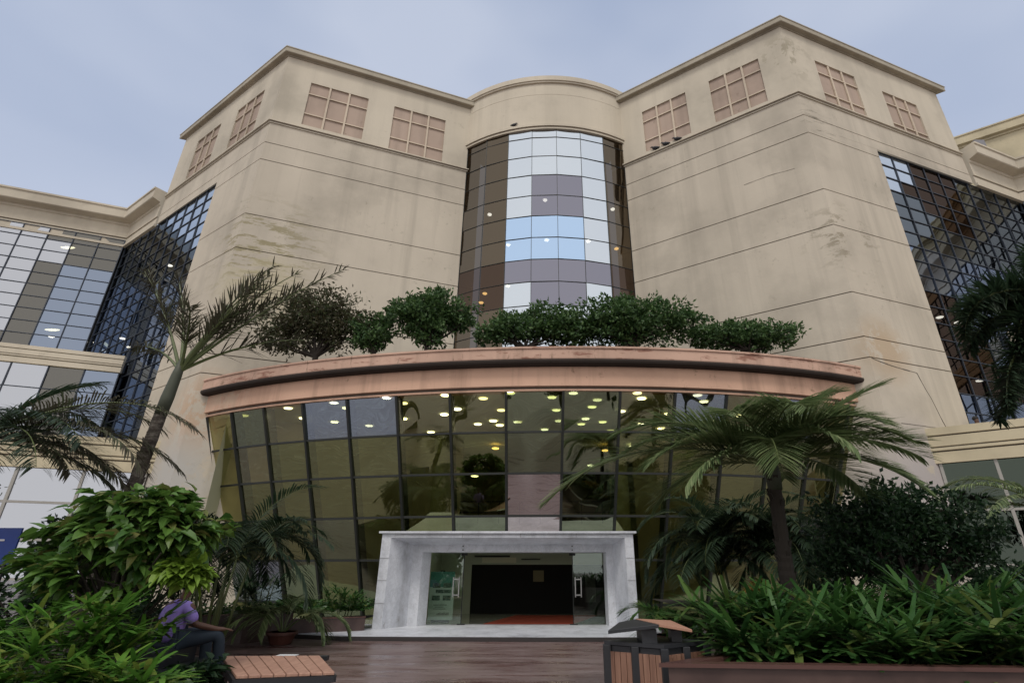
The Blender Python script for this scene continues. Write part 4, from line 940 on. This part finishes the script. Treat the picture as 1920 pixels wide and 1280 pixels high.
for i, (p, lab, h, r, n_) in enumerate([((-5.9, 6.6, .35), 'fresh green lady palm at the left edge below the broad-leaved bush', 1.0, .55, 9), ((-5.1, 6.5, .35), 'fresh green lady palm directly below the broad-leaved bush', .95, .5, 9),
                                       ((-4.95, 7.1, .35), 'fresh green lady palm whose leaves reach over the purple shirt', .8, .32, 7), ((-4.9, 5.9, .3), 'low lady palm in the bottom left corner', .6, .5, 8), ((-4.15, 6.0, .3), 'low lady palm left of the slatted bench end', .42, .32, 7)]):
    lady_palm(p, lab, h, r, n_, lf_strapl, 51 + i, fl=.40, fw=.055)
# small palms by the entrance
def small_palm(p, label, h, n, ln, lm, seed, pot=True, cat='potted palm'):
    random.seed(seed); t = empty('potted_palm' if pot else 'small_palm', p, label, cat); q = Vector(p)
    if pot:
        mb = MB(); mb.tube([q, q + Vector((0, 0, .02)), q + Vector((0, 0, .2)), q + Vector((0, 0, .21)), q + Vector((0, 0, .27)), q + Vector((0, 0, .27)), q + Vector((0, 0, .22))], [.22, .24, .32, .36, .36, .31, .29], 20)
        mb.build('pot', mat('terracotta_pot', (.10, .035, .025), .5), t, smooth=False)
    for k in range(n):
        a = 2 * math.pi * k / n + random.uniform(-.3, .3); frond(t, q + Vector((math.cos(a) * .06, math.sin(a) * .06, .25)), a, R(random.uniform(48, 84)), ln * random.uniform(.8, 1.1), random.uniform(1.5, 2.2), lm, nl=36, ll=.40, lw=.036, start=.32, ldroop=.5, rr=.014)
small_palm((-6.2, 14.3, 0), 'potted palm standing before the low planter left of the portal', 1.4, 13, 1.7, lf_palm, 71)
small_palm((2.95, 13.6, 0), 'bright green potted palm at the right leg of the marble portal', 1.3, 12, 1.5, lf_strap, 72)
# ------------------------------------------------------------------ planters, bench, bin, banner
brown_m = mat('dark_brown_tile', (.06, .035, .03), .35); base(brown_m, ramp(brown_m, noise_on(brown_m, 2, 5, .6), [(.35, (.05, .03, .027)), (.65, (.095, .06, .052))]))
cop_m = mat('red_brown_coping', (.10, .05, .042), .25)
soil_m = mat('dark_soil', (.02, .016, .012), .95)
def planter(name_lab, path, h, deep, cop=.05, over=.04, m=brown_m):
    p0 = path[0]; t = empty('planter', (p0[0], p0[1], 0), name_lab, 'planter')
    mb = MB(); sweep(mb, path, [(0, 0), (0, h)], caps=False); mb.build('planter_wall', m, t)
    mb = MB(); sweep(mb, path, [(.0, h), (over, h), (over, h + cop), (-.10, h + cop), (-.10, h - .12)]); mb.build('coping', cop_m, t)
    mb = MB(); q = offpath(path, -.09); mb.add([Vector((x, y, h - .04)) for x, y in q] + [Vector((x + deep[0], y + deep[1], h - .04)) for x, y in (q[-1], q[0])], [list(range(len(q) + 2))]); mb.build('soil', soil_m, t)
    return t
planter('long red-brown planter wall across the bottom right corner', [(3.3, 11.5), (2.3, 8.4), (1.95, 6.5), (1.72, 5.62), (1.08, 5.14), (3.9, 4.9), (9.0, 4.45)], .86, (0, 6.5), .03, .03)
planter('tall curved brown planter behind the seated person', [(-11.5, 12.2), (-9.5, 13.1), (-8.2, 13.75), (-7.2, 14.35), (-6.75, 14.9), (-6.55, 15.6)], .62, (-.5, 1.8), .03, .02)
planter('lower brown planter between the potted palm and the portal', [(-6.6, 15.5), (-5.8, 15.9), (-4.85, 16.35)], .42, (0, 1.5), .03, .02)
planter('dark planter edge under the lady palms in the bottom left corner', [(-7.2, 4.9), (-4.6, 5.3), (-3.95, 5.9), (-3.9, 6.9), (-4.6, 7.7)], .32, (-2.6, .6), .04, .02)
planter('low planter beside the right leg of the portal', [(3.1, 15.2), (5.5, 14.2), (9.5, 13.0)], .4, (.5, 3), .03, .02)
def ground_cover(name, label, area, n, lm, z, L_, seed):
    random.seed(seed); mb = MB(); mb.origin = (area[0][0], area[0][1], z)
    for _ in range(n):
        i = random.randrange(len(area) - 1); a, b = area[i], area[i + 1]; t_ = random.random(); dd = random.random() ** 1.3
        q = Vector((lerp(a[0], b[0], t_), lerp(a[1], b[1], t_) + dd * 1.4, z + random.random() * (.06 + .22 * dd)))
        d = rv(); d.z = abs(d.z) * .4; big_leaf(mb, q, d, Vector((random.gauss(0, .4), random.gauss(0, .4), 1)), L_ * random.uniform(.6, 1.2), L_ * .6, .3)
    tag(mb.build(name, lm), label, 'ground cover', None, 'stuff')
ground_cover('ground_cover', 'leafy ground cover filling the brown planter left of the portal', [(-11.2, 12.5), (-8.2, 13.95), (-7.2, 14.5), (-6.8, 15.0), (-6.6, 15.7), (-5.8, 16.05), (-4.9, 16.4)], 2600, lf_strap, .58, .16, 81)
ground_cover('ground_cover', 'dark undergrowth at the foot of the palms right of the portal', [(3.1, 14.2), (5.5, 13.4), (9.3, 12.2)], 2600, lf_dark, .3, .22, 82)
ground_cover('ground_cover', 'dark undergrowth inside the long right planter', [(1.9, 5.9), (5.3, 5.5), (8.5, 5.2)], 3200, lf_dark, .78, .13, 83)
ground_cover('ground_cover', 'dark undergrowth inside the bottom left planter', [(-7.0, 5.4), (-4.3, 5.7), (-4.1, 6.6)], 1600, lf_dark, .3, .18, 84)
for i, (p, lab) in enumerate((((-8.3, 13.9, .6), 'left of two dark leafy plants in the tall curved planter'), ((-7.2, 15.0, .6), 'right of two dark leafy plants in the tall curved planter'))):
    lady_palm(p, lab, .95, .5, 8, lf_dark, 91 + i, fl=.4, fw=.05)
lady_palm((-5.6, 16.5, .42), 'dark leafy plant in the lower planter next to the portal', .7, .5, 7, lf_strap, 95, fl=.35, fw=.045)
# bench with slatted end
wood = mat('bench_timber', (.42, .23, .16), .55); base(wood, ramp(wood, noise_on(wood, 3, 5, .6, (6, 1, 1)), [(.35, (.36, .20, .145)), (.65, (.47, .28, .20))]))
black_m = mat('black_painted_steel', (.02, .022, .026), .45)
bn = empty('bench', (-3.6, 8.2, 0), 'bench with brown timber slats on a black base at the bottom left', 'bench')
A_, B_, C_, D_ = Vector((-4.72, 8.95, .45)), Vector((-3.28, 9.0, .45)), Vector((-2.56, 7.62, .45)), Vector((-3.66, 7.36, .45))
nS_ = 8
for i in range(nS_):
    t0, t1 = (i + .04) / nS_, (i + .96) / nS_
    a, b, c, d = A_.lerp(B_, t0), A_.lerp(B_, t1), D_.lerp(C_, t1), D_.lerp(C_, t0); dn = Vector((0, 0, -.035))
    mb = MB(); mb.add([a, b, c, d, a + dn, b + dn, c + dn, d + dn], [(0, 3, 2, 1), (4, 5, 6, 7), (0, 1, 5, 4), (1, 2, 6, 5), (2, 3, 7, 6), (3, 0, 4, 7)])
    mb.build('slat', wood, bn, bevel=.006)
mb = MB(); z_ = Vector((0, 0, -.075))
for a, b in ((A_, B_), (B_, C_), (C_, D_), (D_, A_)): mb.bar(a + z_, b + z_, .05, .07)
for a in (A_, B_, C_, D_): q = a.lerp((A_ + C_) / 2, .12); mb.box(q.x - .05, q.x + .05, q.y - .05, q.y + .05, 0, .39)
mb.build('base_frame', black_m, bn)
mb = MB(); ez = Vector((0, 0, 0))
pts = [(-4.78, 7.5), (-4.78, 9.02), (-6.4, 9.1), (-6.6, 7.4)]
mb.add([Vector((x, y, .43)) for x, y in pts] + [Vector((x, y, .36)) for x, y in pts], [(0, 1, 2, 3), (7, 6, 5, 4), (0, 4, 5, 1), (1, 5, 6, 2), (2, 6, 7, 3), (3, 7, 4, 0)])
mb.bar((-4.7, 9.06, .40), (-3.2, 9.12, .40), .12, .06)
mb.box(-6.3, -5.0, 7.9, 8.75, 0, .62); mb.build('dark_seat', black_m, bn)
mb = MB(); mb.origin = (-3.8, 9.08, .44)
mb.box(-3.95, -3.66, 9.02, 9.16, .432, .446); tag(mb.build('paper', mat('white_paper', (.6, .62, .62), .6), bevel=.003), 'small white paper lying on the far edge of the bench', 'paper')
# litter bin
bw = mat('bin_timber', (.25, .13, .085), .6); base(bw, ramp(bw, noise_on(bw, 2.5, 5, .6, (7, 7, .6)), [(.35, (.17, .085, .055)), (.65, (.30, .165, .11))]))
bo = empty('litter_bin', (1.0, 5.8, 0), 'litter bin of brown slats in black frame under a small pitched roof', 'litter bin')
cn = Vector((1.12, 5.45, 0)); lf_ = Vector((.64, 5.78, 0)); rt_ = Vector((1.60, 5.80, 0)); bk = lf_ + rt_ - cn; topz = .95
def panel_face(a, b, n_pan, nsl):
    d = b - a; n = Vector((d.y, -d.x, 0)).normalized()
    for k in range(n_pan):
        s0 = a.lerp(b, (k + .07) / n_pan); s1 = a.lerp(b, (k + .93) / n_pan)
        mb = MB()
        for j in range(nsl):
            p0 = s0.lerp(s1, (j + .05) / nsl); p1 = s0.lerp(s1, (j + .95) / nsl); v = [p0 + n * .012, p1 + n * .012, p1 - n * .01, p0 - n * .01]
            mb.add([q + Vector((0, 0, .08)) for q in v] + [q + Vector((0, 0, topz - .05)) for q in v], [(3, 2, 1, 0), (4, 5, 6, 7), (0, 1, 5, 4), (1, 2, 6, 5), (2, 3, 7, 6), (3, 0, 4, 7)])
        mb.build('slat_panel', bw, bo)
panel_face(lf_, cn, 2, 4); panel_face(cn, rt_, 2, 4)
mb = MB()
base_q = [lf_, cn, rt_, bk]; cc_ = (lf_ + rt_) / 2
inn_ = [q.lerp(cc_, .03) for q in base_q]
mb.add([q + Vector((0, 0, .02)) for q in inn_] + [q + Vector((0, 0, topz)) for q in inn_], [(3, 2, 1, 0), (4, 5, 6, 7), (0, 1, 5, 4), (1, 2, 6, 5), (2, 3, 7, 6), (3, 0, 4, 7)])
for q in base_q + [lf_.lerp(cn, .5), cn.lerp(rt_, .5)]: mb.box(q.x - .035, q.x + .035, q.y - .035, q.y + .035, 0, topz + .004)
mb.build('bin_body', black_m, bo, bevel=.004)
mb = MB()
oq = [q + (q - cc_) * .05 + Vector((0, 0, topz + .005)) for q in base_q]
mb.add(oq + [q + Vector((0, 0, .03)) for q in oq], [(3, 2, 1, 0), (4, 5, 6, 7), (0, 1, 5, 4), (1, 2, 6, 5), (2, 3, 7, 6), (3, 0, 4, 7)])
mb.bar((1.02, 5.72, topz), (1.02, 5.72, 1.10), .14, .3, Vector((0, 1, 0))); mb.bar((1.30, 5.75, topz), (1.30, 5.75, 1.08), .1, .14, Vector((0, 1, 0)))
mb.build('bin_lid_frame', black_m, bo)
def slab(a, b, c, d, th, m, name):
    mb = MB(); dn = Vector((0, 0, -th)); a, b, c, d = map(Vector, (a, b, c, d)); mb.add([a, b, c, d, a + dn, b + dn, c + dn, d + dn], [(0, 3, 2, 1), (4, 5, 6, 7), (0, 1, 5, 4), (1, 2, 6, 5), (2, 3, 7, 6), (3, 0, 4, 7)]); return mb.build(name, m, bo, bevel=.003)
rA, rB = (.98, 6.1, 1.145), (1.10, 5.5, 1.145)
slab((.80, 6.0, 1.125), rA, rB, (.64, 5.62, 1.085), .03, black_m, 'roof_panel')
slab((.985, 6.1, 1.15), (1.36, 6.15, 1.13), (1.42, 5.55, 1.10), (1.105, 5.5, 1.15), .025, mat('bin_roof_timber', (.40, .215, .145), .5), 'roof_panel')
# blue banner at the left edge
mb = MB(); t = empty('banner', (-9.3, 9.4, 0), 'blue banner board at the left edge behind the bush', 'banner')
mb.box(-9.9, -8.8, 9.4, 9.43, 1.70, 2.27); mb.build('board', mat('blue_print', (.012, .05, .28), .5), t)
mb = MB(); mb.box(-9.18, -9.02, 9.39, 9.398, 2.06, 2.09); mb.build('white_mark', mat('white_print', (.7, .7, .75), .5), t)
mb = MB(); mb.box(-9.7, -9.65, 9.435, 9.47, 0, 2.2); mb.box(-8.95, -8.9, 9.435, 9.47, 0, 2.2); mb.build('stand', black_m, t)
# pigeons and floodlight
def bird(p, az_, label, s_=1.0):
    q = Vector(p); d = Vector((math.cos(az_), math.sin(az_), 0)); mb = MB(); mb.origin = tuple(q)
    mb.tube([q - d * .22 * s_ + Vector((0, 0, .09 * s_)), q - d * .12 * s_ + Vector((0, 0, .11 * s_)), q + Vector((0, 0, .14 * s_)), q + d * .10 * s_ + Vector((0, 0, .19 * s_)), q + d * .14 * s_ + Vector((0, 0, .27 * s_)), q + d * .19 * s_ + Vector((0, 0, .27 * s_)), q + d * .23 * s_ + Vector((0, 0, .255 * s_))],
            [.012 * s_, .055 * s_, .085 * s_, .06 * s_, .036 * s_, .03 * s_, .004 * s_], 8)
    for k in (-.03, .03): mb.tube([q + Vector((-d.y * k * s_, d.x * k * s_, .1 * s_)), q + Vector((-d.y * k * s_, d.x * k * s_, 0))], [.01 * s_, .01 * s_], 5)
    return tag(mb.build('pigeon', pig_m, smooth=True), label, 'pigeon', 'pigeons on the building')
pig_m = mat('dark_grey_feathers', (.03, .03, .035), .7)
def on_cornice(a, C, d, lab, h=H_CORN):
    p = along(C, d, a); n = (d[1], -d[0]) if -d[0] < 0 else (-d[1], d[0])
    iv = min([(-d[1], d[0]), (d[1], -d[0])], key=lambda q: q[1]); bird((K * p[0] + iv[0] * .07, K * p[1] + iv[1] * .07, kz(h) + .075), math.atan2(d[1], d[0]), lab, 1.25)
on_cornice(5.5, CR, V1, 'leftmost of three pigeons on the ledge under the pink window'); on_cornice(5.05, CR, V1, 'middle of three pigeons on the ledge under the pink window'); on_cornice(4.55, CR, V1, 'rightmost of three pigeons on the ledge under the pink window')
q = drum_pt(.32, .1); bird((K * q[0], K * q[1], kz(17.4) + .35), 0, 'single pigeon on the curved ledge above the glass')
fp = (K * 19.0, K * 17.3, kz(16.6)); t = empty('floodlight', fp, 'grey floodlight on the roof corner beyond the right tower', 'floodlight'); f_ = Vector(fp)
mb = MB(); mb.box(f_.x - .3, f_.x + .3, f_.y - .15, f_.y + .1, f_.z + .15, f_.z + .65, 0); mb.build('lamp_housing', mat('grey_metal', (.2, .2, .22), .5), t, bevel=.03)
mb = MB(); mb.bar(f_, f_ + Vector((0, 0, .3)), .08, .5); mb.build('bracket', black_m, t)
# ------------------------------------------------------------------ people
skin = mat('brown_skin', (.10, .05, .032), .55); hair = mat('black_hair', (.01, .009, .008), .7)
def skinned(name, nodes, edges, m, parent, sub=2):
    me = bpy.data.meshes.new(name); off = wloc(parent); me.from_pydata([tuple(Vector(n[0]) - off) for n in nodes], edges, []); me.materials.append(m)
    o = bpy.data.objects.new(name, me); col.objects.link(o); o.parent = parent
    sk = o.modifiers.new('skin', 'SKIN'); sk.use_smooth_shade = True
    if not me.skin_vertices: 
        bpy.context.view_layer.objects.active = o
    for i, n in enumerate(nodes):
        r = n[1]; r = (r, r) if not isinstance(r, tuple) else r
        me.skin_vertices[0].data[i].radius = r
    me.skin_vertices[0].data[0].use_root = True
    ss = o.modifiers.new('sub', 'SUBSURF'); ss.levels = sub; ss.render_levels = sub
    return o
def ball(mb, c, rx, ry, rz, n=16, m_=10, top=None):
    b = len(mb.v); c = Vector(c)
    for j in range(m_ + 1):
        th = math.pi * j / m_
        for i in range(n):
            ph = 2 * math.pi * i / n; mb.v.append(c + Vector((rx * math.sin(th) * math.cos(ph), ry * math.sin(th) * math.sin(ph), rz * math.cos(th))))
    for j in range(m_):
        for i in range(n): mb.f.append([b + j * n + i, b + (j + 1) * n + i, b + (j + 1) * n + (i + 1) % n, b + j * n + (i + 1) % n]); mb.m.append(0)
SX, SY = -5.22, 8.35; SZ = .63
pe = empty('person', (SX, SY, SZ), 'person in a purple polo shirt and dark trousers sitting on the bench with back turned', 'person')
V = Vector
def S(x, y, z): return (SX + x, SY + y, SZ + z)
# body (facing away to the right): pelvis root, spine, neck, head, right arm on the knee, left arm, legs
body = [(S(0, 0, .13), .14), (S(.02, .02, .32), .12), (S(.03, .04, .50), (.15, .11)), (S(.05, .06, .58), .065), (S(.07, .08, .655), .06), (S(.085, .10, .75), .085), (S(.09, .12, .84), .075),
        (S(.24, 0, .50), .06), (S(.33, .02, .28), .048), (S(.54, .24, .20), .036), (S(.61, .30, .195), (.028, .02)),
        (S(-.16, .10, .50), .06), (S(-.22, .2, .27), .045), (S(-.05, .42, .20), .035), (S(.0, .48, .19), (.028, .02)),
        (S(.14, .02, .09), .10), (S(.55, .30, .12), .075), (S(.60, .36, -.28), .05), (S(.70, .42, -.38), .04),
        (S(-.08, .10, .09), .10), (S(.25, .52, .12), .075), (S(.28, .56, -.28), .05), (S(.38, .62, -.38), .04)]
be = [(0, 1), (1, 2), (2, 3), (3, 4), (4, 5), (5, 6), (2, 7), (7, 8), (8, 9), (9, 10), (2, 11), (11, 12), (12, 13), (13, 14), (0, 15), (15, 16), (16, 17), (17, 18), (0, 19), (19, 20), (20, 21), (21, 22)]
for (w_, hd) in ((10, (.61, .30, .195)), (14, (.0, .48, .19))):
    for k, (dx, dy, ln) in enumerate(((.022, -.022, .065), (.03, -.008, .078), (.03, .006, .074), (.024, .02, .058))):
        b0 = len(body); dd = V((.8, .6, 0)) if w_ == 10 else V((.95, .3, 0))
        body.append((S(hd[0] + dx + dd.x * .02, hd[1] + dy + dd.y * .02, hd[2]), .0095)); body.append((S(hd[0] + dx + dd.x * (.02 + ln * .55), hd[1] + dy + dd.y * (.02 + ln * .55), hd[2] - .008), .0085)); body.append((S(hd[0] + dx + dd.x * (.02 + ln), hd[1] + dy + dd.y * (.02 + ln), hd[2] - .03), .007))
        be += [(w_, b0), (b0, b0 + 1), (b0 + 1, b0 + 2)]
    b0 = len(body); body.append((S(hd[0] - .005, hd[1] + .03, hd[2] + .005), .010)); body.append((S(hd[0] + .03, hd[1] + .055, hd[2] - .01), .008)); be += [(w_, b0), (b0, b0 + 1)]
skinned('body', body, be, skin, pe)
shirt_m = mat('purple_polo_cloth', (.30, .22, .60), .85); bump(shirt_m, noise_on(shirt_m, 7, 4, .6, (1, 1, .5)), .6, .03)
sh = [(S(.0, .0, .03), (.20, .18)), (S(.01, .02, .26), (.185, .15)), (S(.03, .04, .42), (.20, .155)), (S(.04, .05, .53), (.13, .11)), (S(.05, .06, .60), (.075, .07)),
      (S(.19, .0, .50), .085), (S(.27, -.01, .40), .082), (S(.325, .01, .29), .085), (S(-.13, .10, .50), .10), (S(-.20, .15, .38), .09), (S(-.22, .18, .30), .08)]
skinned('shirt', sh, [(0, 1), (1, 2), (2, 3), (3, 4), (2, 5), (5, 6), (6, 7), (2, 8), (8, 9), (9, 10)], shirt_m, pe)
tm = mat('dark_blue_trousers', (.018, .03, .045), .85)
skinned('trousers', [(S(.0, .02, .08), .17), (S(.16, .04, .09), .135), (S(.56, .30, .13), .095), (S(.60, .36, -.26), .075), (S(.61, .37, -.33), .07), (S(-.08, .12, .09), .13), (S(.26, .52, .13), .095), (S(.28, .56, -.26), .075), (S(.29, .57, -.33), .07)],
        [(0, 1), (1, 2), (2, 3), (3, 4), (0, 5), (5, 6), (6, 7), (7, 8)], tm, pe)
mb = MB(); ball(mb, S(.08, .10, .80), .095, .105, .115); mb.build('hair', hair, pe, smooth=True)
mb = MB(); ball(mb, S(.64, .40, -.40), .06, .12, .04); ball(mb, S(.34, .60, -.40), .06, .12, .04); mb.build('shoes', black_m, pe, smooth=True)
# watcher on the terrace behind the lower band of the right wing
HX = sight(1829, 787, Y=K * 14.95); WX, WY, WZ = HX.x, HX.y, HX.z
pf = empty('person', (WX, WY, WZ - 1.62), 'person in dark clothes leaning over the cream band beside the right tower', 'person')
def S2(x, y, z): return (WX + x, WY + y, WZ - 1.62 + z)
bd2 = [(S2(0, 0, .95), .14), (S2(0, 0, 1.15), .13), (S2(0, -.02, 1.36), (.16, .11)), (S2(0, -.03, 1.47), .06), (S2(0, -.04, 1.60), .085), (S2(0, -.03, 1.70), .07), (S2(.2, -.02, 1.36), .055), (S2(.3, -.18, 1.16), .042), (S2(.14, -.34, 1.14), .033), (S2(-.2, -.02, 1.36), .055), (S2(-.3, -.18, 1.16), .042), (S2(-.14, -.34, 1.14), .033),
       (S2(.1, 0, .85), .09), (S2(.1, 0, .48), .065), (S2(.1, 0, .06), .045), (S2(-.1, 0, .85), .09), (S2(-.1, 0, .48), .065), (S2(-.1, 0, .06), .045)]
skinned('body', bd2, [(0, 1), (1, 2), (2, 3), (3, 4), (4, 5), (2, 6), (6, 7), (7, 8), (2, 9), (9, 10), (10, 11), (0, 12), (12, 13), (13, 14), (0, 15), (15, 16), (16, 17)], skin, pf)
mb = MB(); ball(mb, S2(0, -.01, 1.68), .105, .11, .095); mb.build('hair', hair, pf, smooth=True)
jm = mat('dark_shirt', (.03, .025, .028), .85)
skinned('shirt', [(S2(0, 0, .92), .17), (S2(0, 0, 1.15), .16), (S2(0, -.02, 1.36), (.19, .14)), (S2(0, -.03, 1.45), .08), (S2(.2, -.02, 1.37), .085), (S2(.3, -.17, 1.18), .065), (S2(-.2, -.02, 1.37), .085), (S2(-.3, -.17, 1.18), .065)], [(0, 1), (1, 2), (2, 3), (2, 4), (4, 5), (2, 6), (6, 7)], jm, pf)
skinned('trousers', [(S2(0, 0, .88), .15), (S2(.1, 0, .8), .11), (S2(.1, 0, .45), .085), (S2(.1, 0, .1), .07), (S2(-.1, 0, .8), .11), (S2(-.1, 0, .45), .085), (S2(-.1, 0, .1), .07)], [(0, 1), (1, 2), (2, 3), (0, 4), (4, 5), (5, 6)], tm, pf)
# ------------------------------------------------------------------ trees behind the viewer, seen in the glass
def far_tree(x, y, h, seed, lab):
    random.seed(seed); lobes = [(x + random.uniform(-2, 2), y + random.uniform(-1, 1), h * random.uniform(.5, .85), random.uniform(1.8, 3), random.uniform(1.5, 2.5), random.uniform(1.2, 2)) for _ in range(6)]
    leafy('tree', lab, 'tree', (x, y, 0), lobes, lf_far, 2200, .5, .3, (.22, .1), 'trees across the forecourt', seed, outw=.3)
FT = [(-24, -15, 8, 'leftmost tree mirrored in the glass'), (-16, -19, 9, 'second tree from the left mirrored in the glass'), (-8, -16, 7, 'third tree from the left mirrored in the glass'),
      (1, -20, 9, 'middle tree mirrored in the glass'), (9, -16, 8, 'third tree from the right mirrored in the glass'), (17, -18, 9, 'second tree from the right mirrored in the glass'), (25, -14, 8, 'rightmost tree mirrored in the glass')]
for i, (x, y, h, lab) in enumerate(FT): far_tree(x, y, h, 200 + i, lab)
